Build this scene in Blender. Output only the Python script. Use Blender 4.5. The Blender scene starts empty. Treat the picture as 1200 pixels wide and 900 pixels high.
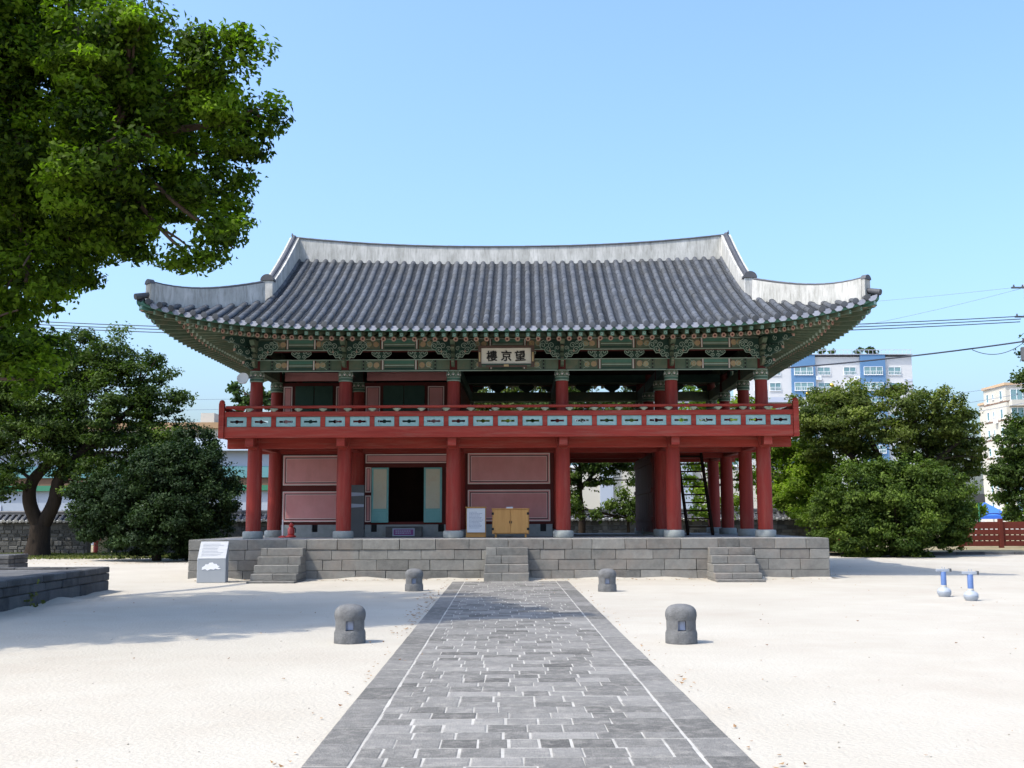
import bpy, bmesh, math, random
import numpy as np
from mathutils import Matrix, Vector
R = math.radians
SC = bpy.context.scene
COL = SC.collection

# ------------------------------------------------------------------ camera
cam_d = bpy.data.cameras.new('camera'); cam = bpy.data.objects.new('camera', cam_d); COL.objects.link(cam)
cam_d.sensor_width = 36.0; cam_d.lens = 38.4; cam_d.clip_end = 4000; cam_d.clip_start = 0.1
cam.matrix_world = Matrix.Translation((0, 0, 1.6)) @ Matrix.Rotation(R(-0.444), 4, 'Z') @ Matrix.Rotation(R(97.037), 4, 'X') @ Matrix.Rotation(R(-0.2), 4, 'Z')
SC.camera = cam

# ------------------------------------------------------------------ sky, sun, exposure
SUN_E, SUN_A = 56.0, 29.0            # elevation; angle in front of the facade plane, from the left
sd = Vector((-math.cos(R(SUN_E)) * math.cos(R(SUN_A)), -math.cos(R(SUN_E)) * math.sin(R(SUN_A)), math.sin(R(SUN_E))))
world = bpy.data.worlds.new('World'); SC.world = world; world.use_nodes = True
nt = world.node_tree; bg = nt.nodes['Background']
sky = nt.nodes.new('ShaderNodeTexSky'); sky.sky_type = 'NISHITA'; sky.sun_disc = False
sky.sun_elevation = R(SUN_E); sky.sun_rotation = math.atan2(sd.x, sd.y) % (2 * math.pi)
sky.air_density = 1.3; sky.dust_density = 4.2; sky.ozone_density = 9.0; sky.altitude = 0
nt.links.new(sky.outputs[0], bg.inputs[0]); bg.inputs[1].default_value = 0.15
sun_d = bpy.data.lights.new('sun', 'SUN'); sun = bpy.data.objects.new('sun', sun_d); COL.objects.link(sun)
sun_d.energy = 2.15; sun_d.angle = R(0.5); sun_d.color = (1.0, 0.93, 0.82)
sun.rotation_euler = sd.to_track_quat('Z', 'Y').to_euler()
SC.view_settings.view_transform = 'Standard'; SC.view_settings.look = 'None'
SC.view_settings.gamma = 1.0; SC.view_settings.exposure = 1.25; SC.view_settings.use_curve_mapping = False

# ------------------------------------------------------------------ helpers
def tag(o, label=None, cat=None, group=None, kind=None):
    if label: o['label'] = label
    if cat: o['category'] = cat
    if group: o['group'] = group
    if kind: o['kind'] = kind
    return o

def thing(name, loc, rotz, label, cat, group=None):
    o = bpy.data.objects.new(name, None); COL.objects.link(o)
    o.location = loc; o.rotation_euler = (0, 0, rotz); o.empty_display_size = 0.3
    return tag(o, label, cat, group)

def copy_tree(o, parent=None):
    c = o.copy(); COL.objects.link(c)
    if parent is not None: c.parent = parent
    for ch in list(o.children): copy_tree(ch, c)
    return c

class MB:
    """collects geometry for one mesh object"""
    def __init__(s):
        s.v = []; s.f = []; s.m = []; s.t = []; s.M = None
    def add(s, vs, fs, mi=0, tone=None):
        n = len(s.v)
        if s.M is not None: vs = [s.M @ Vector(p) for p in vs]
        s.v += [tuple(p) for p in vs]
        t = random.random() if tone is None else tone
        for f in fs:
            s.f.append([i + n for i in f]); s.m.append(mi); s.t.append(t)
    def box(s, x0, x1, y0, y1, z0, z1, mi=0, tone=None, rot=None):
        vs = [(x, y, z) for z in (z0, z1) for y in (y0, y1) for x in (x0, x1)]
        if rot is not None: vs = [rot @ Vector(p) for p in vs]
        s.add(vs, [(0, 2, 3, 1), (4, 5, 7, 6), (0, 1, 5, 4), (2, 6, 7, 3), (0, 4, 6, 2), (1, 3, 7, 5)], mi, tone)
    def block(s, x0, x1, y0, y1, z0, z1, mi=0, tone=None, j=.006):
        J = lambda: random.uniform(-j, j)
        vs = [(x + J(), y + J(), z + J() * .6) for z in (z0, z1) for y in (y0, y1) for x in (x0, x1)]
        s.add(vs, [(0, 2, 3, 1), (4, 5, 7, 6), (0, 1, 5, 4), (2, 6, 7, 3), (0, 4, 6, 2), (1, 3, 7, 5)], mi, tone)
    def beam(s, a, b, w, h, mi=0, tone=None, up=(0, 0, 1)):
        a, b = Vector(a), Vector(b); d = (b - a).normalized(); u = Vector(up)
        sx = d.cross(u).normalized(); u = sx.cross(d).normalized()
        vs = []
        for p in (a, b):
            for i, j in ((-1, -1), (1, -1), (1, 1), (-1, 1)):
                vs.append(p + sx * (w / 2 * i) + u * (h / 2 * j))
        s.add(vs, [(0, 1, 2, 3), (7, 6, 5, 4), (0, 4, 5, 1), (1, 5, 6, 2), (2, 6, 7, 3), (3, 7, 4, 0)], mi, tone)
    def tube(s, pts, rad, n=8, mi=0, tone=None, cap=True):
        pts = [Vector(p) for p in pts]
        if not hasattr(rad, '__len__'): rad = [rad] * len(pts)
        vs = []; fs = []; ref = Vector((0.13, 0.27, 0.95))
        for i, p in enumerate(pts):
            d = (pts[min(i + 1, len(pts) - 1)] - pts[max(i - 1, 0)]).normalized()
            if abs(d.dot(ref)) > 0.95: ref = Vector((0.9, 0.3, 0.1))
            a = d.cross(ref).normalized(); b = d.cross(a).normalized()
            for k in range(n):
                th = 2 * math.pi * k / n
                vs.append(p + (a * math.cos(th) + b * math.sin(th)) * rad[i])
        for i in range(len(pts) - 1):
            for k in range(n):
                k2 = (k + 1) % n
                fs.append((i * n + k, i * n + k2, (i + 1) * n + k2, (i + 1) * n + k))
        if cap:
            fs.append(tuple(range(n - 1, -1, -1))); fs.append(tuple(range((len(pts) - 1) * n, len(pts) * n)))
        s.add(vs, fs, mi, tone)
    def lathe(s, prof, n=20, c=(0, 0, 0), mi=0, tone=None):
        vs = []; fs = []
        for r, z in prof:
            for k in range(n):
                th = 2 * math.pi * k / n
                vs.append((c[0] + r * math.cos(th), c[1] + r * math.sin(th), c[2] + z))
        for i in range(len(prof) - 1):
            for k in range(n):
                k2 = (k + 1) % n
                fs.append((i * n + k, i * n + k2, (i + 1) * n + k2, (i + 1) * n + k))
        if prof[0][0] > 1e-4: fs.append(tuple(range(n - 1, -1, -1)))
        if prof[-1][0] > 1e-4: fs.append(tuple(range((len(prof) - 1) * n, len(prof) * n)))
        s.add(vs, fs, mi, tone)
    def prism(s, poly, y0, y1, mi=0, tone=None):
        """polygon in (x,z), extruded along y"""
        n = len(poly)
        vs = [(p[0], y0, p[1]) for p in poly] + [(p[0], y1, p[1]) for p in poly]
        fs = [tuple(range(n)), tuple(range(2 * n - 1, n - 1, -1))]
        for i in range(n):
            j = (i + 1) % n
            fs.append((j, i, i + n, j + n))
        s.add(vs, fs, mi, tone)
    def quad(s, a, b, c, d, mi=0, tone=None):
        s.add([a, b, c, d], [(0, 1, 2, 3)], mi, tone)
    def build(s, name, mats, parent=None, smooth=False, bevel=0.0, loc=None):
        me = bpy.data.meshes.new(name)
        me.from_pydata(s.v, [], s.f); me.update()
        if not isinstance(mats, (list, tuple)): mats = [mats]
        for m in mats: me.materials.append(m)
        me.polygons.foreach_set('material_index', s.m)
        at = me.attributes.new('tone', 'FLOAT', 'FACE'); at.data.foreach_set('value', s.t)
        bm = bmesh.new(); bm.from_mesh(me); bmesh.ops.recalc_face_normals(bm, faces=bm.faces); bm.to_mesh(me); bm.free()
        if smooth:
            me.polygons.foreach_set('use_smooth', [True] * len(me.polygons))
            try: me.set_sharp_from_angle(angle=R(38))
            except Exception: pass
        o = bpy.data.objects.new(name, me); COL.objects.link(o)
        if loc is not None: o.location = loc
        if parent is not None: o.parent = parent
        if bevel:
            b = o.modifiers.new('bevel', 'BEVEL'); b.width = bevel; b.segments = 1; b.limit_method = 'ANGLE'; b.angle_limit = R(40)
        return o

# ------------------------------------------------------------------ materials
def nodes(m):
    m.use_nodes = True; nt = m.node_tree; return nt, nt.nodes['Principled BSDF']

def mat(name, lo, hi=None, rough=0.7, scale=3.0, detail=6.0, tone=0.35, noise=0.8, bump=0.0, bscale=40.0, stretch=(1, 1, 1), spec=0.4, metal=0.0,
        stain=None, stain_scale=1.2, stain_amt=0.0, stain_stretch=(1, 1, 1), coord='Object'):
    """two-colour noise mix, per-piece tone, an optional stain layer and fine bump"""
    hi = hi or tuple(min(1, c * 1.25) for c in lo)
    m = bpy.data.materials.new(name); nt, p = nodes(m); N = nt.nodes; L = nt.links
    tc = N.new('ShaderNodeTexCoord'); mp = N.new('ShaderNodeMapping'); mp.inputs['Scale'].default_value = stretch
    L.new(tc.outputs[coord], mp.inputs[0])
    nz = N.new('ShaderNodeTexNoise'); nz.inputs['Scale'].default_value = scale; nz.inputs['Detail'].default_value = detail; nz.inputs['Roughness'].default_value = 0.65
    L.new(mp.outputs[0], nz.inputs['Vector'])
    at = N.new('ShaderNodeAttribute'); at.attribute_name = 'tone'
    a = N.new('ShaderNodeMath'); a.operation = 'MULTIPLY_ADD'; a.inputs[1].default_value = noise * 2; a.inputs[2].default_value = 0.5 - noise
    L.new(nz.outputs['Fac'], a.inputs[0])
    b = N.new('ShaderNodeMath'); b.operation = 'MULTIPLY_ADD'; b.inputs[1].default_value = tone; b.inputs[2].default_value = -tone / 2
    L.new(at.outputs['Fac'], b.inputs[0])
    c = N.new('ShaderNodeMath'); c.operation = 'ADD'; c.use_clamp = True
    L.new(a.outputs[0], c.inputs[0]); L.new(b.outputs[0], c.inputs[1])
    mx = N.new('ShaderNodeMix'); mx.data_type = 'RGBA'; mx.inputs[6].default_value = (*lo, 1); mx.inputs[7].default_value = (*hi, 1)
    L.new(c.outputs[0], mx.inputs[0]); out = mx.outputs[2]
    if stain:
        mp2 = N.new('ShaderNodeMapping'); mp2.inputs['Scale'].default_value = stain_stretch; L.new(tc.outputs[coord], mp2.inputs[0])
        n2 = N.new('ShaderNodeTexNoise'); n2.inputs['Scale'].default_value = stain_scale; n2.inputs['Detail'].default_value = 8; n2.inputs['Roughness'].default_value = 0.7
        L.new(mp2.outputs[0], n2.inputs['Vector'])
        rp = N.new('ShaderNodeMapRange'); rp.inputs[1].default_value = 0.48; rp.inputs[2].default_value = 0.68; rp.inputs[4].default_value = stain_amt
        L.new(n2.outputs['Fac'], rp.inputs[0])
        m2 = N.new('ShaderNodeMix'); m2.data_type = 'RGBA'; m2.inputs[7].default_value = (*stain, 1)
        L.new(rp.outputs[0], m2.inputs[0]); L.new(out, m2.inputs[6]); out = m2.outputs[2]
    L.new(out, p.inputs['Base Color'])
    p.inputs['Roughness'].default_value = rough; p.inputs['Specular IOR Level'].default_value = spec; p.inputs['Metallic'].default_value = metal
    if bump:
        n3 = N.new('ShaderNodeTexNoise'); n3.inputs['Scale'].default_value = bscale; n3.inputs['Detail'].default_value = 5
        L.new(mp.outputs[0], n3.inputs['Vector'])
        bp = N.new('ShaderNodeBump'); bp.inputs['Strength'].default_value = bump; bp.inputs['Distance'].default_value = 0.02
        L.new(n3.outputs['Fac'], bp.inputs['Height']); L.new(bp.outputs[0], p.inputs['Normal'])
    return m

def leaf_mat(name, lo, hi, trans=0.35, rough=0.5):
    m = bpy.data.materials.new(name); nt, p = nodes(m); N = nt.nodes; L = nt.links
    at = N.new('ShaderNodeAttribute'); at.attribute_name = 'tone'
    rp = N.new('ShaderNodeValToRGB'); rp.color_ramp.elements[0].color = (*lo, 1); rp.color_ramp.elements[1].color = (*hi, 1)
    L.new(at.outputs['Fac'], rp.inputs[0]); L.new(rp.outputs[0], p.inputs['Base Color'])
    p.inputs['Roughness'].default_value = max(rough, .6); p.inputs['Specular IOR Level'].default_value = 0.12
    tr = N.new('ShaderNodeBsdfTranslucent')
    g = N.new('ShaderNodeMix'); g.data_type = 'RGBA'; g.blend_type = 'MULTIPLY'; g.inputs[0].default_value = 1; g.inputs[7].default_value = (1.25, 1.6, 0.42, 1)
    L.new(rp.outputs[0], g.inputs[6]); L.new(g.outputs[2], tr.inputs[0])
    ms = N.new('ShaderNodeMixShader'); ms.inputs[0].default_value = trans
    L.new(p.outputs[0], ms.inputs[1]); L.new(tr.outputs[0], ms.inputs[2]); L.new(ms.outputs[0], N['Material Output'].inputs[0])
    return m

M = {}
M['sand'] = mat('sand', (0.355, 0.325, 0.267), (0.43, 0.40, 0.34), 0.95, 0.35, 10, 0, 0.9, 0.7, 22, spec=0.1, stain=(0.33, 0.285, 0.225), stain_scale=0.3, stain_amt=0.4)
M['soil'] = mat('soil', (0.20, 0.155, 0.09), (0.32, 0.27, 0.17), 0.95, 1.2, 8, 0, 0.9, 0.6, 30, spec=0.1, stain=(0.07, 0.10, 0.03), stain_scale=1.0, stain_amt=0.8)
M['path_stone'] = mat('path_stone', (0.080, 0.077, 0.070), (0.235, 0.226, 0.207), 0.9, 26, 10, 0.85, 0.5, 0.8, 60, spec=0.2, stain=(0.38, 0.355, 0.31), stain_scale=7, stain_amt=0.38)
M['joint_sand'] = mat('joint_sand', (0.24, 0.23, 0.20), (0.46, 0.44, 0.40), 0.95, 3.5, 8, 0, 0.95, spec=0.1)
M['platform_stone'] = mat('platform_stone', (0.10, 0.098, 0.09), (0.245, 0.238, 0.215), 0.9, 7, 10, 0.7, 0.6, 0.7, 45, spec=0.2, stain=(0.25, 0.19, 0.15), stain_scale=0.9, stain_amt=0.35)
M['paving_stone'] = mat('paving_stone', (0.22, 0.22, 0.21), (0.34, 0.335, 0.32), 0.9, 4, 8, 0.4, 0.5, 0.3, 55, spec=0.2)
M['basalt'] = mat('basalt', (0.085, 0.085, 0.085), (0.20, 0.20, 0.195), 0.9, 9, 8, 0.2, 0.8, 0.8, 60, spec=0.2)
M['base_stone'] = mat('base_stone', (0.19, 0.21, 0.205), (0.31, 0.325, 0.315), 0.9, 8, 8, 0.3, 0.6, 0.4, 60, spec=0.2)
M['curb_stone'] = mat('curb_stone', (0.04, 0.04, 0.041), (0.12, 0.12, 0.12), 0.9, 3, 9, 0.6, 0.6, 0.8, 40, spec=0.2, stain=(0.19, 0.185, 0.17), stain_scale=1.6, stain_amt=0.4)
M['red'] = mat('red_paint', (0.155, 0.016, 0.012), (0.275, 0.034, 0.024), 0.6, 3.0, 9, 0.35, 0.9, 0.3, 14, stretch=(3, 3, 0.2), spec=0.2, stain=(0.24, 0.07, 0.052), stain_scale=2.2, stain_amt=0.55, stain_stretch=(3, 3, 0.5))
M['red_beam'] = mat('red_beam', (0.165, 0.017, 0.012), (0.33, 0.045, 0.030), 0.65, 2.2, 10, 0.3, 0.9, 0.35, 24, stretch=(0.22, 2, 2.5), spec=0.18, stain=(0.27, 0.095, 0.068), stain_scale=4, stain_amt=0.6, stain_stretch=(0.25, 1, 3))
M['maroon'] = mat('maroon_wood', (0.065, 0.011, 0.008), (0.11, 0.02, 0.015), 0.7, 2, 6, 0.4, 0.6, 0.1, 25, spec=0.25)
M['dark_wood'] = mat('dark_wood', (0.016, 0.010, 0.008), (0.034, 0.02, 0.014), 0.9, 2, 6, 0.4, 0.6, 0.15, 25, spec=0.04)
M['pink'] = mat('pink_plaster', (0.50, 0.205, 0.19), (0.62, 0.30, 0.28), 0.85, 1.2, 8, 0.15, 0.8, spec=0.15, stain=(0.40, 0.20, 0.17), stain_scale=1.6, stain_amt=0.4, stain_stretch=(1, 1, .4))
M['pale_line'] = mat('pale_line', (0.62, 0.50, 0.45), None, 0.8, spec=0.2)
M['black'] = mat('black_line', (0.015, 0.015, 0.014), (0.03, 0.03, 0.03), 0.7, spec=0.2)
M['teal'] = mat('teal_paint', (0.13, 0.33, 0.31), (0.22, 0.44, 0.42), 0.6, 4, 6, 0.3, 0.6, spec=0.3)
M['panel_blue'] = mat('pale_turquoise_paint', (0.19, 0.31, 0.30), (0.32, 0.45, 0.43), 0.7, 6, 8, 0.35, 0.7, spec=0.2, stain=(0.14, 0.24, 0.24), stain_scale=4, stain_amt=0.5)
M['cream'] = mat('cream_paper', (0.46, 0.44, 0.33), (0.56, 0.54, 0.42), 0.85, 3, 6, 0.2, 0.6, spec=0.15, stain=(0.45, 0.33, 0.22), stain_scale=3, stain_amt=0.5)
M['green'] = mat('dancheong_green', (0.06, 0.092, 0.058), (0.13, 0.165, 0.108), 0.75, 5, 8, 0.5, 0.7, spec=0.2, stain=(0.175, 0.155, 0.095), stain_scale=3, stain_amt=0.7)
M['green_bright'] = mat('green_paint', (0.045, 0.125, 0.085), (0.095, 0.20, 0.145), 0.7, 6, 6, 0.5, 0.6, spec=0.2)
M['green_dark'] = mat('dark_green_paint', (0.012, 0.04, 0.028), (0.03, 0.07, 0.05), 0.65, 5, 6, 0.4, 0.6, spec=0.3)
M['pale_green'] = mat('pale_green_paint', (0.22, 0.29, 0.22), (0.37, 0.43, 0.345), 0.7, 6, 6, 0.4, 0.6, spec=0.15)
M['ochre'] = mat('ochre_paint', (0.32, 0.22, 0.10), (0.45, 0.34, 0.18), 0.7, 8, 6, 0.5, 0.6, spec=0.2)
M['rafter_pink'] = mat('salmon_paint', (0.29, 0.175, 0.13), (0.42, 0.28, 0.215), 0.7, 8, 6, 0.4, 0.6, spec=0.15)
M['soffit'] = mat('soffit_board', (0.10, 0.088, 0.058), (0.19, 0.165, 0.11), 0.8, 4, 8, 0.4, 0.7, spec=0.15)
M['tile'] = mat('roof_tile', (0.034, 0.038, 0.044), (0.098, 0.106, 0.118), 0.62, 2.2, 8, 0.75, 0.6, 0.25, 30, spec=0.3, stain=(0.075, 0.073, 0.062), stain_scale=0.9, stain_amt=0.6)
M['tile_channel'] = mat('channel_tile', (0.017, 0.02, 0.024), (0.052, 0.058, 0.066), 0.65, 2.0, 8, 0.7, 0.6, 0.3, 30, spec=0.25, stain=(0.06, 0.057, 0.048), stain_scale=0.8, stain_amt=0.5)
M['tile_end'] = mat('tile_end', (0.14, 0.15, 0.175), (0.26, 0.27, 0.31), 0.6, 6, 6, 0.6, 0.5, 0.2, 50, spec=0.3)  # eave pendants lightened: the light they catch is put into the colour
M['tile_dark'] = mat('dark_ridge_tile', (0.035, 0.037, 0.042), (0.09, 0.093, 0.10), 0.6, 5, 6, 0.5, 0.6, spec=0.35)
M['lime'] = mat('lime_plaster', (0.27, 0.268, 0.24), (0.60, 0.59, 0.55), 0.9, 1.6, 14, 0.1, 0.95, 0.3, 20, stretch=(2, 2, 0.8), spec=0.15, stain=(0.16, 0.16, 0.13), stain_scale=2.4, stain_amt=0.55, stain_stretch=(7, 7, 0.8))
M['wood'] = mat('honey_wood', (0.42, 0.20, 0.055), (0.58, 0.32, 0.10), 0.5, 2.2, 8, 0.3, 0.8, 0.05, 20, stretch=(8, 1, 0.7), spec=0.35)
M['white'] = mat('white_paint', (0.70, 0.71, 0.72), (0.78, 0.79, 0.80), 0.6, spec=0.3)
M['ink'] = mat('black_ink', (0.012, 0.011, 0.010), (0.02, 0.019, 0.018), 0.7, spec=0.2)
M['print'] = mat('grey_print', (0.25, 0.28, 0.34), None, 0.7, spec=0.2)
M['steel'] = mat('brushed_steel', (0.30, 0.31, 0.32), (0.42, 0.43, 0.44), 0.5, 3, 6, 0.1, 0.8, stretch=(0.3, 6, 6), spec=0.5)
M['sign_grey'] = mat('sign_grey_metal', (0.27, 0.29, 0.31), (0.33, 0.35, 0.37), 0.5, 3, 6, 0.1, 0.5, spec=0.4)
M['dark_grey'] = mat('dark_grey_metal', (0.06, 0.065, 0.07), (0.09, 0.095, 0.10), 0.5, spec=0.4)
M['purple'] = mat('purple_print', (0.16, 0.05, 0.15), None, 0.6, spec=0.3)
M['hydrant_red'] = mat('hydrant_red', (0.42, 0.035, 0.03), (0.52, 0.06, 0.045), 0.4, 8, 5, 0.1, 0.5, spec=0.5)
M['blue_paint'] = mat('blue_paint', (0.075, 0.135, 0.30), (0.11, 0.18, 0.37), 0.45, 8, 5, 0.1, 0.5, spec=0.45)
M['lamp_grey'] = mat('lamp_grey', (0.26, 0.29, 0.33), (0.36, 0.39, 0.43), 0.5, 8, 5, 0.1, 0.5, spec=0.45)
M['bark'] = mat('bark', (0.018, 0.014, 0.011), (0.046, 0.036, 0.028), 0.95, 4, 8, 0.2, 0.8, 1.0, 14, stretch=(1, 1, 0.25), spec=0.05)  # darkened nearly to black: the shade on the trunks is put in the colour
M['bark_brown'] = mat('bark_brown', (0.07, 0.048, 0.034), (0.14, 0.10, 0.075), 0.95, 4, 8, 0.2, 0.8, 1.0, 14, stretch=(1, 1, 0.25), spec=0.1)
M['wall_stone'] = mat('rubble_stone', (0.05, 0.05, 0.047), (0.16, 0.157, 0.145), 0.95, 3, 8, 0.9, 0.5, 0.8, 20, spec=0.15)  # stone darkened so the colour carries the trees' shade on the wall
M['mortar'] = mat('mortar', (0.09, 0.087, 0.08), (0.14, 0.137, 0.13), 0.95, 5, 6, 0, 0.6, spec=0.1)
M['apt_white'] = mat('apartment_white', (0.50, 0.50, 0.495), (0.57, 0.57, 0.565), 0.85, 0.15, 6, 0.05, 0.7, spec=0.2)
M['apt_blue'] = mat('apartment_blue', (0.085, 0.18, 0.32), (0.12, 0.225, 0.37), 0.8, 0.15, 6, 0.05, 0.7, spec=0.2)
M['apt_grey'] = mat('apartment_grey', (0.40, 0.43, 0.50), None, 0.85, 0.15, spec=0.2)
M['glass'] = mat('window_glass', (0.10, 0.19, 0.21), (0.20, 0.32, 0.33), 0.12, 0.8, 3, 0.5, 0.6, spec=0.6)
M['apt_cream'] = mat('apartment_cream', (0.44, 0.415, 0.35), (0.52, 0.495, 0.43), 0.9, 0.2, 6, 0.05, 0.7, spec=0.15)
M['cornice_orange'] = mat('tan_cornice', (0.42, 0.30, 0.19), None, 0.85, 0.3, spec=0.15)
M['shed_blue'] = mat('pale_blue_sheet', (0.30, 0.34, 0.40), (0.38, 0.42, 0.48), 0.7, 0.25, 6, 0.1, 0.8, spec=0.3)
M['sheet_roof'] = mat('roof_sheet', (0.20, 0.24, 0.27), (0.28, 0.32, 0.35), 0.7, 0.25, 6, 0.1, 0.8, spec=0.3)
M['shed_teal'] = mat('teal_sheet', (0.09, 0.23, 0.25), (0.15, 0.32, 0.33), 0.6, 0.4, 6, 0.1, 0.8, spec=0.3)
M['shed_green'] = mat('green_sheet', (0.03, 0.16, 0.09), (0.05, 0.21, 0.12), 0.6, 0.4, 6, 0.1, 0.8, spec=0.3)
M['shed_brown'] = mat('brown_sheet', (0.16, 0.09, 0.06), None, 0.8, 0.4, spec=0.2)
M['roof_orange'] = mat('tan_roof', (0.32, 0.20, 0.11), (0.40, 0.27, 0.16), 0.85, 0.5, spec=0.15)
M['concrete'] = mat('pole_concrete', (0.36, 0.36, 0.35), (0.46, 0.46, 0.45), 0.9, 2, 6, 0, 0.6, spec=0.15)
M['cable'] = mat('cable_black', (0.03, 0.035, 0.05), None, 0.6, spec=0.3)
M['cable_pale'] = mat('cable_grey', (0.16, 0.20, 0.27), None, 0.6, spec=0.3)
M['tent_blue'] = mat('tent_blue', (0.04, 0.13, 0.50), None, 0.6, spec=0.3)
M['fence_red'] = mat('fence_red', (0.085, 0.018, 0.012), (0.13, 0.03, 0.02), 0.8, 2, 6, 0.5, 0.6, 0.1, 20, spec=0.15)  # red darkened to hold the shade that trees throw on the fence
M['tan'] = mat('tan_render', (0.27, 0.23, 0.14), (0.36, 0.31, 0.20), 0.9, 2, 6, 0.1, 0.7, spec=0.15)
M['flag'] = mat('flag_white', (0.72, 0.72, 0.74), None, 0.8, spec=0.1)
M['flag_red'] = mat('flag_red', (0.50, 0.03, 0.04), None, 0.8, spec=0.1)
M['flag_blue'] = mat('flag_blue', (0.03, 0.09, 0.35), None, 0.8, spec=0.1)
M['gold'] = mat('gold_paint', (0.60, 0.38, 0.06), None, 0.35, spec=0.5, metal=0.5)
M['litter'] = mat('dry_leaf', (0.12, 0.06, 0.03), (0.34, 0.22, 0.11), 0.9, 3, 3, 1.0, 0.2, spec=0.1)
M['pebble'] = mat('pebble', (0.24, 0.22, 0.18), (0.42, 0.40, 0.35), 0.95, 3, 3, 1.0, 0.3, spec=0.1)
M['leaf_big'] = leaf_mat('camphor_leaf', (0.011, 0.026, 0.004), (0.19, 0.29, 0.020), 0.47)
M['leaf_mid'] = leaf_mat('maple_leaf', (0.014, 0.030, 0.007), (0.095, 0.14, 0.026), 0.30)
M['leaf_dark'] = leaf_mat('shaded_bush_leaf', (0.010, 0.022, 0.008), (0.035, 0.062, 0.018), 0.15)  # dark leaf colour stands for the big tree's shade on this bush
M['leaf_umb'] = leaf_mat('zelkova_leaf', (0.036, 0.056, 0.014), (0.155, 0.185, 0.038), 0.33)
M['leaf_round'] = leaf_mat('camellia_leaf', (0.022, 0.044, 0.008), (0.115, 0.165, 0.027), 0.28)
M['leaf_lime'] = leaf_mat('lime_leaf', (0.055, 0.098, 0.012), (0.24, 0.32, 0.04), 0.45)
M['leaf_pine'] = leaf_mat('pine_needle', (0.025, 0.055, 0.016), (0.09, 0.14, 0.04), 0.2)
M['grass'] = leaf_mat('grass_blade', (0.05, 0.07, 0.018), (0.17, 0.17, 0.06), 0.3)
random.seed(7)
# ------------------------------------------------------------------ ground
BR, BX, BY = R(-1.16), 0.13, 31.0
PZ = 1.07
def W(x, y, z=0.0):
    """pavilion frame -> world"""
    c, s = math.cos(BR), math.sin(BR)
    return (BX + c * x - s * y, BY + s * x + c * y, z)

g = MB(); g.quad((-1500, -300, 0), (1500, -300, 0), (1500, 2500, 0), (-1500, 2500, 0), 0, .5)
tag(g.build('ground', M['sand']), kind='structure')
s = MB()
pts = []
N_ = 60
for i in range(N_ + 1):
    x = -70 + 140 * i / N_
    y = 46.5 + 1.0 * math.sin(x * .21) + .5 * math.sin(x * .77 + 1) + (3.6 if x > 8 else 0) * min(1, max(0, (x - 8) / 4)) - 4.5 * max(0, min(1, (8.5 - abs(x)) / 2))  # last term: soil pulled forward behind the pavilion, added to cut bounced light
    pts.append((x, y))
for (x0, y0), (x1, y1) in zip(pts, pts[1:]):
    s.quad((x0, y0, .006), (x1, y1, .006), (x1, 140, .006), (x0, 140, .006), 0, .5)
tag(s.build('soil_bed', M['soil']), kind='structure')

# stone path: slabs in running courses, border slabs on each side, sandy joints between
p = MB(); PCX = .16
PY0, PY1 = 2.2, 28.3
j = MB(); j.box(PCX - 1.47, PCX + 1.47, PY0 + .01, PY1 - .01, .004, .0135)
def slab(x0, x1, y0, y1, tone=None):
    e = .010
    z = .0175 + random.uniform(-.002, .0025)
    J = lambda: random.uniform(-.004, .004)
    q = [(x0 + J(), y0 + J()), (x1 + J(), y0 + J()), (x1 + J(), y1 + J()), (x0 + J(), y1 + J())]
    p.add([(a, b_, 0) for a, b_ in q] + [(a, b_, z - .003) for a, b_ in q] + [
           (x0 + e, y0 + e, z), (x1 - e, y0 + e, z), (x1 - e, y1 - e, z), (x0 + e, y1 - e, z)],
          [(0, 1, 5, 4), (1, 2, 6, 5), (2, 3, 7, 6), (3, 0, 4, 7), (4, 5, 9, 8), (5, 6, 10, 9), (6, 7, 11, 10), (7, 4, 8, 11), (8, 9, 10, 11)], 0, tone)
for sx in (-1, 1):
    y = PY0
    while y < PY1:
        L = min(random.uniform(.5, .95), PY1 - y)
        a, b = PCX + sx * 1.475, PCX + sx * 1.175
        slab(min(a, b), max(a, b), y + .006, y + L - .006, random.uniform(.15, .75)); y += L
y = PY0
while y < PY1:
    w = min(random.choice((.25, .27, .29, .31)), PY1 - y)
    x = -1.16 - random.uniform(0, .2)
    while x < 1.16:
        L = random.choice((random.uniform(.2, .34), random.uniform(.28, .5)))
        if -1.16 < x + L < -1.02: L = -1.0 - x
        if x + L > 1.02: L = 3
        a, b = max(x, -1.16), min(x + L, 1.16)
        if b - a > .05:
            jw = random.choice((.004, .006, .008, .011))
            slab(PCX + a + jw, PCX + b - jw, y + random.choice((.003, .006, .009, .014)), y + w - random.choice((.003, .005, .008)), min(1, max(0, random.gauss(.5, .24))))
        x += L
    y += w
tag(p.build('path', M['path_stone']), kind='structure')
tag(j.build('path_joints', M['joint_sand']), kind='structure')

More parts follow.
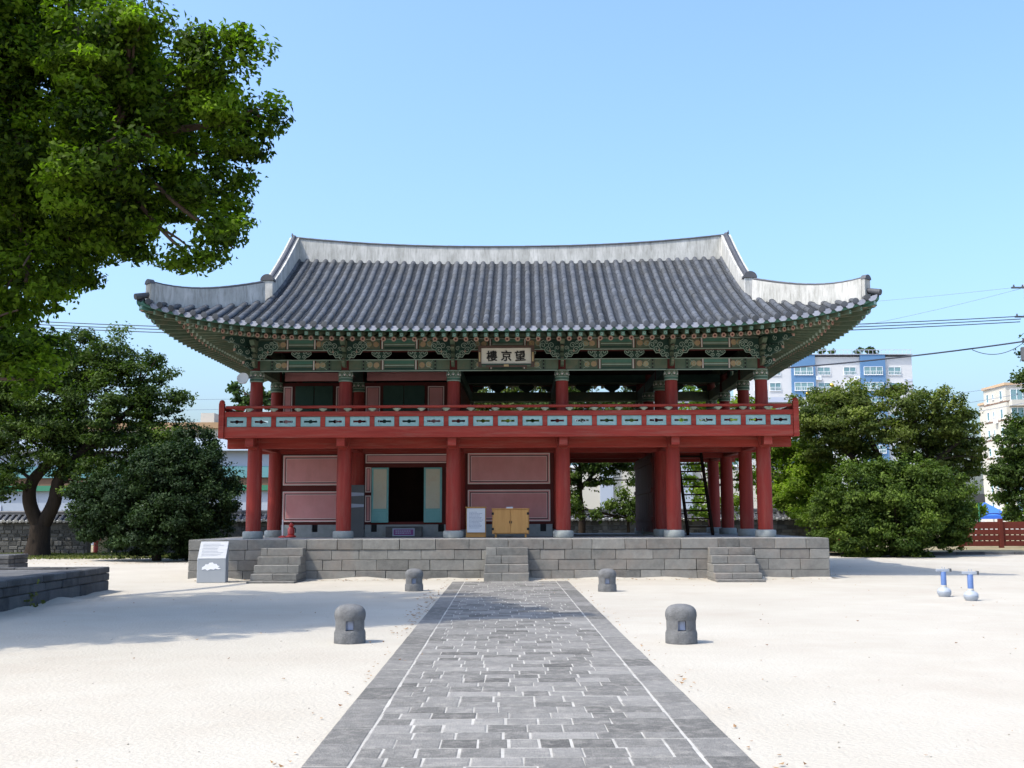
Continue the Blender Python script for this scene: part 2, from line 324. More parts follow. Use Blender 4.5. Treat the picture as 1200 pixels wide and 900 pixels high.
# ------------------------------------------------------------------ stone platform
plat = thing('stone_platform', (BX, BY, 0), BR, 'long grey basalt block terrace under the red pavilion, with three flights of steps', 'terrace')
PX, PF, PB = 8.56, -1.5, 9.84
b = MB(); c = MB()
b.box(-PX + .3, PX - .3, PF + .3, PB - .3, 0, PZ - .06, 0, .2)
courses = [(0, .24), (.24, .52), (.52, .79), (.79, PZ)]
def run(a0, a1, put):
    x = a0
    while x < a1 - .05:
        L = random.uniform(.5, 1.05)
        if a1 - (x + L) < .4: L = a1 - x
        put(x + .004, x + L - .004); x += L
for k, (z0, z1) in enumerate(courses):
    tn = lambda: min(1, max(0, random.gauss(.5, .22)))
    zz = (z0 + .003, z1 - .003)
    o = .012 if k == 3 else 0
    run(-PX, PX, lambda u, v: b.block(u, v, PF - o - random.uniform(0, .006), PF + .29, *zz, 0, tn()))
    run(-PX, PX, lambda u, v: b.block(u, v, PB - .29, PB + o, *zz, 0, tn()))
    run(PF + .3, PB - .3, lambda u, v: b.block(-PX - random.uniform(0, .006), -PX + .295, u, v, *zz, 0, tn()))
    run(PF + .3, PB - .3, lambda u, v: b.block(PX - .295, PX + random.uniform(0, .006), u, v, *zz, 0, tn()))
b.build('retaining_blocks', M['platform_stone'], plat, bevel=.012)
y = PF + .3
while y < PB - .31:
    d = min(.62, PB - .3 - y)
    run(-PX + .3, PX - .3, lambda u, v: c.box(u, v, y + .003, y + d - .003, PZ - .06, PZ - .004, 0))
    y += d
c.build('paving', M['paving_stone'], plat)
def steps(xc, tops, w, tr, skew):
    st = MB(); n = len(tops)
    for i, t in enumerate(tops):                 # from the highest tread down
        z0 = tops[i + 1] if i + 1 < n else -.05
        f = PF - .012 - tr * (i + 1)
        cut = random.uniform(-.35, .35) * w
        ww = w / 2 + skew * i
        for a, e in ((-ww, cut), (cut, ww)):
            st.block(xc + a + .003, xc + e - .003, f, PF - .015, z0 + .002, t, 0, min(1, max(0, random.gauss(.48, .15))))
    st.build('stone_steps', M['platform_stone'], plat, bevel=.012)
steps(-5.97, (.85, .64, .43, .22, .055), 1.12, .32, .012)
steps(-.02, (.845, .635, .425, .215), 1.12, .25, .008)
steps(5.89, (.83, .63, .42, .21, .06), 1.13, .32, .012)

# ------------------------------------------------------------------ pavilion
pav = thing('pavilion', (BX, BY, 0), BR, 'two storey red timber pavilion with painted green eaves and a grey tiled hipped roof', 'pavilion')
XS = [-7.21, -4.66, -1.56, 1.54, 4.65, 7.21]
YS = [0, 2.57, 5.77, 8.34]
CY = 4.17
F1, F2 = 3.90, 4.16                     # floor beam top, upper floor level
ZB0, ZB1 = 5.82, 6.14                   # painted tie beam
ZP0, ZP1 = 6.42, 6.74                   # painted eave beam

# columns: two storeys, rows two and three keep the inner posts
lowcol = None; upcol = None
def low_column(x, y):
    global lowcol
    if lowcol is None:
        a = MB(); a.lathe([(.208, 0), (.212, .6), (.208, 1.6), (.195, 2.62)], 24)
        lowcol = a.build('column', M['red'], pav, smooth=True)
        d = MB(); d.lathe([(.275, -.21), (.29, -.19), (.29, -.04), (.275, -.012), (.215, 0)], 24, mi=0, tone=.5)
        d.build('column_base', M['base_stone'], lowcol, smooth=True)
        o = lowcol
    else:
        o = copy_tree(lowcol, pav)
    o.location = (x, y, PZ + .21); o.rotation_euler = (0, 0, random.uniform(0, 6))
def up_column(x, y):
    global upcol
    if upcol is None:
        a = MB(); a.lathe([(.182, 0), (.182, .8), (.174, 1.36)], 24)
        upcol = a.build('column', M['red'], pav, smooth=True)
        k = MB(); k.lathe([(.15, 1.662), (.14, 2.26)], 16, mi=4)
        k.lathe([(.180, 1.34), (.196, 1.36), (.196, 1.655), (.184, 1.66)], 24, mi=0)
        for z, h, m_ in ((1.345, .028, 1), (1.395, .03, 2), (1.44, .02, 1), (1.625, .02, 1)):
            k.lathe([(.190, z), (.2, z + .003), (.2, z + h - .003), (.190, z + h)], 24, mi=m_)
        zz = []
        for i in range(17):
            th = 2 * math.pi * i / 16
            zz.append((.199 * math.cos(th), .199 * math.sin(th), 1.49 if i % 2 else 1.60))
        k.tube(zz, .011, 5, 1, cap=False)
        for i in range(8):
            th = 2 * math.pi * (2 * i) / 16
            k.lathe([(0, -.03), (.026, -.015), (.026, .015), (0, .03)], 8, (.186 * math.cos(th), .186 * math.sin(th), 1.53), 3)
        k.build('capital', [M['green'], M['pale_green'], M['green_bright'], M['pale_line'], M['maroon']], upcol, smooth=True)
        o = upcol
    else:
        o = copy_tree(upcol, pav)
    o.location = (x, y, F2); o.rotation_euler = (0, 0, R(22.5 * random.randint(0, 7)) )
for jy, y in enumerate(YS):
    for ix, x in enumerate(XS):
        low_column(x, y)
        if jy in (0, 3) or ix in (0, 1, 4, 5): up_column(x, y)

# floor beams, balcony slab, cantilever heads
def part(mb, name, m, **k): return mb.build(name, m, pav, **k)
for y in YS:
    fb = MB(); fb.box(-7.98, 7.98, y - .12, y + .12, 3.60, F1, 0); part(fb, 'floor_beam', M['red_beam'], bevel=.01)
for x in XS:
    fb = MB(); fb.box(x - .115, x + .115, -.69, 9.03, 3.625, F1 - .003, 0); part(fb, 'floor_beam', M['red_beam'], bevel=.01)
    for y, sg in ((-.26, -1), (8.60, 1)):
        hb = MB(); hb.prism([(x - .2, F1 - .004), (x - .2, 3.80), (x - .15, 3.66), (x - .11, 3.56), (x + .11, 3.56), (x + .15, 3.66), (x + .2, 3.80), (x + .2, F1 - .004)], y - .04, y + .04)
        part(hb, 'beam_bracket', M['red_beam'], bevel=.008)
fl = MB(); 
for i in range(28):
    x0 = -7.98 + 15.96 * i / 28
    fl.box(x0, x0 + 15.96 / 28 - .006, -.66, 9.0, F1 + .002, F2 - .01)
part(fl, 'upper_floor', M['maroon'])

# balustrade: one per side (frame with stiles and rails > pierced panels, lotus supports, handrail)
BOX = 7.98; BF = -.74
def balustrade(L, n, Mx):
    a = MB(); a.M = Mx
    pitch = L / n; 
    a.box(-L / 2, L / 2, -.035, .035, 3.855, 4.165)                 # fascia
    a.box(-L / 2, L / 2, -.045, .04, 4.445, 4.585)                  # top rail
    for i in range(n + 1):
        x = -L / 2 + pitch * i
        a.box(max(x - .068, -L / 2), min(x + .068, L / 2), -.03, .03, 4.167, 4.443)
    fr = a.build('balustrade', M['red_beam'], pav, bevel=.006)
    for i in range(n):
        x = -L / 2 + pitch * (i + .5); w, h = pitch - .142, .268
        q = MB(); q.M = Mx @ Matrix.Translation((x, 0, 4.305))
        sw = w * .34
        prof = [(-sw, 0), (-sw, .024), (-sw * .9, .03), (-sw * .3, .024), (-sw * .12, .05), (sw * .12, .05), (sw * .3, .024), (sw * .9, .03), (sw, .024), (sw, 0)]
        for sg in (1, -1):
            pl = [(-w / 2, 0)] + [(u, v * sg) for u, v in prof] + [(w / 2, 0), (w / 2, sg * h / 2), (-w / 2, sg * h / 2)]
            q.prism(pl, -.012, .012, 0, random.random())
        for z0, z1 in ((-h / 2, -h / 2 + .018), (h / 2 - .018, h / 2)): q.box(-w / 2, w / 2, -.016, -.0125, z0, z1, 1)
        for x0, x1 in ((-w / 2, -w / 2 + .018), (w / 2 - .018, w / 2)): q.box(x0, x1, -.016, -.0125, -h / 2 + .019, h / 2 - .019, 1)
        q.build('balustrade_panel', [M['panel_blue'], M['teal']], fr)
    for i in range(n):
        x = -L / 2 + pitch * (i + .5)
        q = MB(); q.M = Mx @ Matrix.Translation((x + pitch * .5 * (0 if 0 else 1), 0, 0)) if i < n - 1 else Mx @ Matrix.Translation((x - pitch * .45, 0, 0))
        q.lathe([(.035, 4.585), (.045, 4.60), (.105, 4.645), (.12, 4.66), (.10, 4.672), (.05, 4.675)], 10)
        q.build('lotus_support', M['pale_green'], fr, smooth=True)
    h = MB(); h.M = Mx; h.tube([(-L / 2 + .03, 0, 4.715), (L / 2 - .03, 0, 4.715)], .042, 10)
    h.tube([(-L / 2 + .03, 0, 4.715), (-L / 2 + .55, 0, 4.64)], .035, 8); h.tube([(L / 2 - .03, 0, 4.715), (L / 2 - .55, 0, 4.64)], .035, 8)
    h.build('handrail', M['red_beam'], fr, smooth=True)
T_ = Matrix.Translation
balustrade(2 * BOX - .16, 23, T_((0, BF, 0)))
balustrade(2 * BOX - .16, 23, T_((0, 8.34 - BF, 0)) @ Matrix.Rotation(math.pi, 4, 'Z'))
balustrade(8.34 - 2 * BF - .16, 13, T_((-BOX, CY, 0)) @ Matrix.Rotation(-math.pi / 2, 4, 'Z'))
balustrade(8.34 - 2 * BF - .16, 13, T_((BOX, CY, 0)) @ Matrix.Rotation(math.pi / 2, 4, 'Z'))
for sx in (-1, 1):
    for y in (BF, 8.34 - BF):
        q = MB(); x = sx * BOX
        q.box(x - .075, x + .075, y - .075, y + .075, 3.84, 4.83)
        q.lathe([(.07, 4.83), (.085, 4.86), (.05, 4.91), (0, 4.93)], 12, (x, y, 0))
        part(q, 'corner_post', M['red_beam'], bevel=.008)

# ---- painted timber frame under the eaves
def spiral(mb, cx, cz, r, y, turns=1.4, flip=1, ph=0, mi=1, w=.013):
    pts = []
    n = 12
    for i in range(n + 1):
        f = i / n; th = ph + flip * turns * 2 * math.pi * f
        rr = r * (1 - .8 * f)
        pts.append((cx + rr * math.cos(th), y, cz + rr * math.sin(th)))
    mb.tube(pts, w, 4, mi, random.random())
def outline(mb, pts, y, mi=1, w=.012):
    mb.tube([(u, y, v) for u, v in pts], w, 4, mi, random.random())

def tie_beam(Mx, L, z0, z1):
    """painted beam along local x, outer face at local -y"""
    a = MB(); a.M = Mx; h = z1 - z0; y = -.105
    a.box(-L / 2, L / 2, -.10, .10, z0, z1, 0, random.random())
    a.box(-L / 2, L / 2, -.125, -.101, z0 - .028, z0 - .003, 1, .4)
    def s(x0, x1, v0, v1, m, d=0): a.box(x0, x1, y - .004 - d, y, z0 + v0 * h, z0 + v1 * h, m, random.random())
    k = min(1, L / 3.1)
    e = .16
    s(-L / 2, L / 2, .93, 1, 1); s(-L / 2, L / 2, .02, .07, 3)
    for sg in (-1, 1):
        def ss(u0, u1, v0, v1, m, d=0):
            xa, xb = sorted((sg * (L / 2 - u0), sg * (L / 2 - u1))); s(xa, xb, v0, v1, m, d)
        c0 = .40 * k
        ss(c0, c0 + .012, .08, .92, 3); ss(c0 + .085, c0 + .097, .08, .92, 3)
        for v in (.18, .5, .82): ss(c0 + .028, c0 + .07, v - .09, v + .09, 4)
        for q in range(2):                                  # flower motif
            cx = sg * (L / 2 - c0 - .24 - q * .2 * k)
            a.lathe([(0, -.004), (.075, -.003), (.08, .003), (0, .006)], 10, (0, 0, 0), 2)
            n = len(a.v) - 40
            for i in range(n, len(a.v)):
                v = (Mx.inverted() @ Vector(a.v[i])); a.v[i] = tuple(Mx @ Vector((cx + v.x, y - .006 - v.z * .2, (z0 + z1) / 2 + v.y)))
            spiral(a, cx, (z0 + z1) / 2, .10, y - .012, 1.3, sg, random.uniform(0, 6), 5 if q else 1, .009)
        outline(a, [(sg * (L / 2 - c0 - .12), z0 + .03), (sg * (L / 2 - c0 - .30), z0 + h * .45), (sg * (L / 2 - c0 - .12), z1 - .04)], y - .008, 1, .008)
        e0 = c0 + .58 * k
        ss(e0, e0 + .03, .08, .92, 6); ss(e0 + .032, e0 + .05, .08, .92, 1); ss(e0 + .052, e0 + .075, .08, .92, 7); ss(e0 + .08, e0 + .092, .08, .92, 4)
    xi = L / 2 - .40 * k - .70 * k
    if xi > .1:
        s(-xi, xi, .10, .26, 3); s(-xi, xi, .40, .50, 1); s(-xi, xi, .60, .88, 8); s(-xi, xi, .36, .395, 4)
    return part(a, 'tie_beam', [M['green'], M['pale_green'], M['ochre'], M['green_dark'], M['black'], M['rafter_pink'], M['maroon'], M['pale_line'], M['green_bright']])

def bracket(Mx):
    """cloud shaped bracket set over a column, outer face at local -y"""
    a = MB(); a.M = Mx; zc = 6.41
    half = [(0, -.30), (.10, -.30), (.17, -.22), (.26, -.23), (.33, -.13), (.44, -.13), (.50, -.03), (.60, .01), (.64, .10), (.60, .20), (.50, .26), (0, .26)]
    poly = [(x, zc + z) for x, z in half] + [(-x, zc + z) for x, z in half[::-1][1:-1]]
    a.prism(poly, -.20, -.155, 0, .3)
    for sg in (-1, 1):
        for cx, cz, r in ((.13, -.19, .075), (.25, -.12, .085), (.40, -.02, .095), (.54, .10, .08), (.30, .10, .09), (.13, .02, .07), (.44, .18, .06)):
            spiral(a, sg * cx, zc + cz, r, -.205, 1.3, sg, random.uniform(-.6, .6) + (0 if sg > 0 else math.pi), 1, .013)
        outline(a, [(sg * x, zc + z) for x, z in half[:-1]], -.20, 1, .013)
        for cx, cz in ((.19, -.05), (.5, .02), (.34, -.06)):
            a.box(sg * cx - .022, sg * cx + .022, -.215, -.2, zc + cz - .03, zc + cz + .03, 3 if cx != .34 else 2)
    # projecting arms, one above another
    for (z0, z1, yy, w, m_) in ((5.90, 6.13, -.44, .085, 2), (6.17, 6.30, -.34, .10, 4), (6.33, 6.47, -.52, .10, 2), (6.49, 6.66, -.66, .13, 4)):
        n = 8
        prof = [(0.02, z1), (yy, z1), (yy - .09, z1 - .05), (yy - .05, (z0 + z1) / 2), (yy + .06, z0 + .02), (yy + .16, z0), (0.02, z0)]
        vs = [(-w / 2, p_[0], p_[1]) for p_ in prof] + [(w / 2, p_[0], p_[1]) for p_ in prof]
        k = len(prof); fs = [tuple(range(k)), tuple(range(2 * k - 1, k - 1, -1))] + [((i + 1) % k, i, i + k, (i + 1) % k + k) for i in range(k)]
        a.add(vs, fs, 4, .5)
        a.box(-w / 2 + .008, w / 2 - .008, yy - .055, yy - .02, (z0 + z1) / 2, z1 - .02, m_, .6)
    return part(a, 'bracket', [M['green_dark'], M['pale_green'], M['rafter_pink'], M['green_bright'], M['green']])

def scroll_panel(Mx):
    a = MB(); a.M = Mx; zc = 6.28
    half = [(0, -.14), (.07, -.135), (.13, -.07), (.21, -.03), (.28, .03), (.28, .10), (.22, .14), (0, .14)]
    poly = [(x, zc + z) for x, z in half] + [(-x, zc + z) for x, z in half[::-1][1:-1]]
    a.prism(poly, -.035, .035, 0, .4)
    for sg in (-1, 1):
        for cx, cz, r in ((.075, -.05, .06), (.20, .06, .07), (.09, .07, .055)):
            spiral(a, sg * cx, zc + cz, r, -.042, 1.2, sg, (0 if sg > 0 else math.pi), 1, .012)
        outline(a, [(sg * x, zc + z) for x, z in half[:-1]], -.038, 1, .012)
    return part(a, 'scroll_panel', [M['green_dark'], M['pale_green']])

sides = [('front', XS, Matrix.Identity(4)), ('back', XS, T_((0, 8.34, 0)) @ Matrix.Rotation(math.pi, 4, 'Z')),
         ('left', [CY - y for y in YS[::-1]], T_((XS[0], CY, 0)) @ Matrix.Rotation(-math.pi / 2, 4, 'Z')),
         ('right', [CY - y for y in YS[::-1]], T_((XS[5], CY, 0)) @ Matrix.Rotation(math.pi / 2, 4, 'Z'))]
for nm, cs, Mx in sides:
    cs = sorted(cs)
    for u, v in zip(cs, cs[1:]):
        L = v - u; Mb = Mx @ T_(((u + v) / 2, 0, 0))
        tie_beam(Mb, L - .20, ZB0, ZB1)
        tie_beam(Mb, L - .10, ZP0, ZP1)
        rl = MB(); rl.M = Mb; rl.box(-L / 2, L / 2, -.075, .075, ZP0 - .05, ZP0 - .031, 0); part(rl, 'bracket_rail', M['maroon'])
        if L > 2.9:
            for q in (-.52, .52): scroll_panel(Mb @ T_((q, 0, 0)))
        else: scroll_panel(Mb)
    for u in cs:
        if nm in ('front', 'back') or abs(abs(u) - 4.17) > .1: bracket(Mx @ T_((u, 0, 0)))
    pr = MB(); pr.M = Mx; pr.tube([(cs[0] - .7, .03, 6.90), (cs[-1] + .7, .03, 6.90)], .15, 12); part(pr, 'purlin', M['green'], smooth=True)

# corner brackets: scroll boards out along the diagonal
for sx in (-1, 1):
    for yc, sy in ((0, -1), (8.34, 1)):
        Mx = T_((sx * 7.21, yc, 0)) @ Matrix.Rotation(math.atan2(sy, sx), 4, 'Z')
        a = MB(); a.M = Mx
        for z0, L in ((5.86, .45), (6.20, .75), (6.50, 1.1)):
            a.prism([(0, z0), (L * .5, z0 + .02), (L * .8, z0 + .10), (L, z0 + .14), (L * .97, z0 + .22), (L * .8, z0 + .26), (0, z0 + .28)], -.06, .06, 0)
            for yy in (-.065, .065):
                for q in (.2, .5, .8): spiral(a, L * q, z0 + .15, .08, yy, 1.3, 1, q * 4, 1, .013)
            a.box(L - .05, L + .012, -.05, .05, z0 + .145, z0 + .215, 2)
        part(a, 'corner_bracket', [M['green_dark'], M['pale_green'], M['rafter_pink']])

# beams across, ceiling
for x in XS[1:5]:
    q = MB(); q.box(x - .13, x + .13, .15, 8.19, 5.80, 6.12); part(q, 'cross_beam', M['green_dark'])
for y in YS[1:3]:
    q = MB(); q.box(XS[0] + .15, XS[5] - .15, y - .10, y + .10, 6.16, 6.42); part(q, 'cross_beam', M['green_dark'])
q = MB(); q.box(XS[0] + .12, XS[5] - .12, .12, 8.22, 6.75, 6.80); part(q, 'ceiling', M['dark_wood'])

# ---- rooms: walls of panels
def framed(mb, x0, x1, z0, z1, y, pink=1):
    mb.box(x0, x1, y - .02, y, z0, z1, pink)
    def ring(d, w, m, pr):
        a, b, c, e = x0 + d, x1 - d, z0 + d, z1 - d
        mb.box(a, b, y - .02 - pr, y - .0195, c, c + w, m); mb.box(a, b, y - .02 - pr, y - .0195, e - w, e, m)
        mb.box(a, a + w, y - .02 - pr, y - .0195, c + w, e - w, m); mb.box(b - w, b, y - .02 - pr, y - .0195, c + w, e - w, m)
    ring(0, .028, 2, .004)
    if min(x1 - x0, z1 - z0) > .5: ring(.065, .022, 3, .003); ring(.093, .014, 2, .003)
    else: ring(.034, .014, 3, .003)
WM = [M['maroon'], M['pink'], M['pale_line'], M['black']]
WY = YS[1]
def wall_bay(x0, x1, panels, z0=1.44, z1=3.62, y=WY):
    w = MB(); w.box(x0, x1, y - .055, y + .05, z0, z1, 0, .5)
    for (a, b, c, d) in panels: framed(w, a, b, c, d, y - .056)
    return part(w, 'wall_panel', WM)
wall_bay(XS[0] + .15, XS[1] - .15, [(-6.95, -4.87, 2.64, 3.55), (-6.95, -4.87, 1.53, 2.45)])
wall_bay(XS[2] + .15, XS[3] - .15, [(-1.28, 1.23, 2.66, 3.60), (-1.28, 1.23, 1.53, 2.48)])
w = MB()                                                     # door bay: header, side strips, sill, dark opening
x0, x1 = XS[1] + .15, XS[2] - .15
w.box(x0, x1, WY - .055, WY + .05, 3.18, 3.62, 0); w.box(x0, -3.70, WY - .055, WY + .05, 1.44, 3.18, 0); w.box(-2.08, x1, WY - .055, WY + .05, 1.44, 3.18, 0); w.box(-3.70, -2.08, WY - .055, WY + .05, 1.44, 1.52, 0)
framed(w, -4.42, -1.78, 3.31, 3.58, WY - .056)
for a, b_ in ((-4.42, -4.24), (-1.95, -1.77)):
    framed(w, a, b_, 1.52, 2.32, WY - .056); framed(w, a, b_, 2.42, 3.18, WY - .056)
dr = part(w, 'wall_panel', WM)
for xa, xb in ((-4.22, -3.70), (-2.62, -2.07)):
    d = MB(); y = WY - .14
    d.box(xa, xb, y, y + .045, 1.50, 3.17, 0)
    d.box(xa + .06, xb - .06, y - .012, y - .001, 1.92, 3.12, 1); d.box(xa + .06, xb - .06, y - .012, y - .001, 1.56, 1.84, 2)
    part(d, 'door_leaf', [M['teal'], M['cream'], M['teal']], bevel=.006)
for x0, x1 in ((XS[0], XS[1]), (XS[1], XS[2]), (XS[2], XS[3])):   # stone sill with vents
    s_ = MB(); xa, xb = x0 + .25, x1 - .25
    vents = [x0 + (x1 - x0) * f for f in ((.5, .82) if x1 - x0 < 2.8 else (.17, .83))]
    e = xa
    for v in vents + [None]:
        r_ = xb if v is None else v - .09
        s_.box(e, r_, WY - .16, WY + .05, PZ, 1.437, 0, random.random())
        if v is not None: s_.box(v - .09, v + .09, WY - .16, WY + .05, PZ, 1.22, 0); s_.box(v - .09, v + .09, WY - .02, WY + .04, 1.22, 1.437, 1)
        e = (v or 0) + .09
    part(s_, 'stone_sill', [M['base_stone'], M['black']])
q = MB()
q.box(XS[3] - .05, XS[3] + .05, WY + .1, YS[3], PZ, 3.62); part(q, 'side_wall', M['maroon'])
q = MB(); q.box(XS[0] - .05, XS[0] + .05, WY + .1, YS[3], PZ, 3.62); part(q, 'side_wall', M['maroon'])
q = MB(); q.box(XS[0] + .06, XS[3] - .06, YS[3] - .05, YS[3] + .05, PZ, 3.62); part(q, 'back_wall', M['maroon'])
q = MB(); q.box(XS[4] - .26, XS[4] - .20, WY + .2, YS[3] - .2, PZ + .1, 3.6); 
q = MB(); yy = WY + .2
while yy < YS[3] - .3: q.box(XS[4] - .26 - random.uniform(0, .006), XS[4] - .20, yy, yy + .292, PZ + .1, 3.6); yy += .30
for z in (1.5, 2.4, 3.3): q.box(XS[4] - .31, XS[4] - .267, WY + .2, YS[3] - .25, z, z + .14)
part(q, 'added_light_screen', M['maroon'])  # plank screen added to darken the passage and stop bounced light
q = MB(); q.box(-4.2, -1.9, WY + 1.5, WY + 1.55, PZ, 3.6); part(q, 'room_screen', M['dark_wood'])
# upper room over the two left bays
for x0, x1, cells in ((XS[0], XS[1], ((-6.99, -6.72), (-5.36, -4.98))), (XS[1], XS[2], ((-4.44, -4.0), (-2.52, -2.02)))):
    w = MB(); xa, xb = x0 + .15, x1 - .12
    w.box(xa, xb, WY - .055, WY + .05, F2, 5.80, 0)
    for a, b_ in cells: framed(w, a, b_, 4.3, 5.68, WY - .056)
    framed(w, x0 + .24, x1 - .15, 5.86, 6.13, WY - .056) if 0 else None
    w.box(xa + .1, xb - .03, WY - .075, WY + .03, 5.86, 6.12, 1)
    part(w, 'wall_panel', WM)
    d = MB(); c0 = cells[0][1] + .10; c1 = cells[1][0] - .10; mid = (c0 + c1) / 2
    d.box(c0, mid - .01, WY - .11, WY - .06, F2 + .05, 5.70, 0); d.box(mid + .01, c1, WY - .11, WY - .06, F2 + .05, 5.70, 0)
    part(d, 'door_leaf', M['green_dark'], bevel=.01)
q = MB(); q.box(XS[2] - .05, XS[2] + .05, WY + .1, YS[3], F2, 6.15); q.box(XS[0] - .05, XS[0] + .05, WY + .1, YS[3], F2, 5.8); part(q, 'side_wall', M['maroon'])
q = MB(); q.box(XS[0] + .06, XS[2] - .06, YS[3] - .04, YS[3] + .04, F2, 5.8); part(q, 'back_wall', M['maroon'])

# steep stair to the upper floor in the right bay
q = MB(); A = Vector((5.58, 3.7, PZ)); Bv = Vector((5.58, 6.0, F2))
for o in (0, .78):
    q.beam(A + Vector((o, 0, 0)), Bv + Vector((o, 0, 0)), .07, .2)
for i in range(11):
    f = (i + 1) / 12; c_ = A.lerp(Bv, f); q.box(c_.x + .037, c_.x + .743, c_.y - .11, c_.y + .11, c_.z - .02, c_.z + .02)
part(q, 'stair', M['dark_wood'])

# ------------------------------------------------------------------ roof
OV, OT = 2.0, .62                         # eave overhang and how much further the corners reach
LF, LS = 7.21 + OV + OT, CY + OV + OT    # half lengths of front and side eaves
Z0 = 6.76; UR = CY + OV
def lift(r): r = min(abs(r), 1.0); return .13 * r * r + .58 * r ** 6
def rise(u): return .44 * u + .0143 * u * u
class Side:
    def __init__(s, along, out, D, L): s.a = Vector(along); s.n = Vector(out); s.D = D; s.L = L
    def nd(s, t): return s.D + OV + OT * min(1, abs(t / s.L)) ** 2.5
    def p(s, t, u, z): q = Vector((0, CY, 0)) + s.a * t + s.n * (s.nd(t) - u); return Vector((q.x, q.y, z))
    def surf(s, t, u):
        gf = max(0, 1 - u / 4.2) ** 1.4
        return Z0 + lift(t / s.L) * gf + rise(u)
    def hip(s, t):                        # u where the hip diagonal crosses this t
        nh = (s.D + OV + OT) - (s.L - abs(t)); return max(0, s.nd(t) - nh)
FR = Side((1, 0, 0), (0, -1, 0), CY, LF); BK = Side((-1, 0, 0), (0, 1, 0), CY, LF)
LT = Side((0, -1, 0), (-1, 0, 0), 7.21, LS); RT = Side((0, 1, 0), (1, 0, 0), 7.21, LS)
GX = 7.06                                 # descending ridge line
GY = (LS) - (LF - GX)                     # half depth of the gable base
def utop(sd_, t):
    if sd_ in (FR, BK): return UR if abs(t) < GX else sd_.hip(t)
    return min(3.0, 6.15 - abs(t)) if abs(t) < GY else sd_.hip(t)

def slope(sd_, pitch=.288, ex=.125):
    base = MB(); cov = MB()
    n = int(sd_.L / pitch)
    rows = [i * pitch for i in range(-n, n + 1) if abs(i * pitch) < sd_.L - .12]
    edges = sorted(set([r for r in rows] + [r + pitch / 2 for r in rows] + [rows[0] - pitch / 2]))
    edges = [max(-sd_.L, min(sd_.L, e)) for e in edges]
    for e0, e1 in zip(edges, edges[1:]):
        if e1 - e0 < .01: continue
        mid = (e0 + e1) / 2
        inner = abs(mid) < (GX if sd_ in (FR, BK) else GY)
        ut = lambda t: (UR if sd_ in (FR, BK) else min(3.0, 6.15 - abs(t))) if inner else sd_.hip(t)
        ua, ub = ut(e0), ut(e1); um = max(ua, ub, .15); k = max(2, int(um / ex))
        low = [abs((e / pitch) - round(e / pitch)) > .25 for e in (e0, e1)]
        vs = []; fs = []
        for i in range(k):
            for st in (0, 1):
                f = min(1, (i + st) / k)
                for e, um_, lo in ((e0, ua, low[0]), (e1, ub, low[1])):
                    u = um_ * f
                    z = sd_.surf(e, u) - (.045 if lo else 0) + (.020 if st == 0 else 0)
                    vs.append(sd_.p(e, u, z))
        for i in range(2 * k - 1):
            fs.append((2 * i, 2 * i + 1, 2 * i + 3, 2 * i + 2))
        base.add(vs, fs, 0, random.random())
        # eave pendant under the channel
        if low[1] and e1 < sd_.L - .15:
            t = e1; c_ = sd_.p(t, -.03, sd_.surf(t, 0) - .035)
            sl = (sd_.surf(t + .05, 0) - sd_.surf(t - .05, 0)) / .1
            vs = []
            for (a, z) in ((-.135, .03), (.135, .03), (.105, -.06), (.055, -.11), (-.055, -.11), (-.105, -.06)):
                vs.append(c_ + sd_.a * a + Vector((0, 0, z + sl * a)) - sd_.n * (z * .25))
            vs += [v - sd_.n * .03 for v in vs[:6]]
            fs = [tuple(range(6)), tuple(range(11, 5, -1))] + [((i + 1) % 6, i, i + 6, (i + 1) % 6 + 6) for i in range(6)]
            base.add(vs, fs, 1, random.random())
    for t in rows:
        um = utop(sd_, t)
        if um < .12: continue
        k = max(1, int(um / .33)); tn = random.random()
        for i in range(k):
            u0, u1 = um * i / k, um * (i + 1) / k
            if i == 0: u0 = -.05
            vs = []; fs = []; m = 7
            jit = random.uniform(-.008, .008)
            for u, r in ((u0, .088), (u1, .079)):
                z = sd_.surf(t, u); 
                for q in range(m):
                    th = math.pi * q / (m - 1)
                    vs.append(sd_.p(t, u, z + r * math.sin(th) - .012) + sd_.a * (r * math.cos(th) + jit))
            for q in range(m - 1): fs.append((q, q + 1, m + q + 1, m + q))
            fs.append(tuple(range(m)))
            cov.add(vs, fs, 0, min(1, max(0, .35 * tn + .65 * random.random())))
        # round end tile
        c_ = sd_.p(t, -.055, sd_.surf(t, 0) + .005); vs = [c_ + sd_.n * .012]; 
        for q in range(12):
            th = 2 * math.pi * q / 12; vs.append(c_ + sd_.a * .082 * math.cos(th) + Vector((0, 0, .082 * math.sin(th))))
        vs += [v - sd_.n * .05 for v in vs[1:]]
        fs = [(0, 1 + q, 1 + (q + 1) % 12) for q in range(12)] + [(1 + q, 13 + q, 13 + (q + 1) % 12, 1 + (q + 1) % 12) for q in range(12)]
        cov.add(vs, fs, 1, random.random())
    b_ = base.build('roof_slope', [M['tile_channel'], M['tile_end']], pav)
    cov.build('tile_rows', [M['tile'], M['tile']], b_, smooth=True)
for sd_ in (FR, BK, LT, RT): slope(sd_)

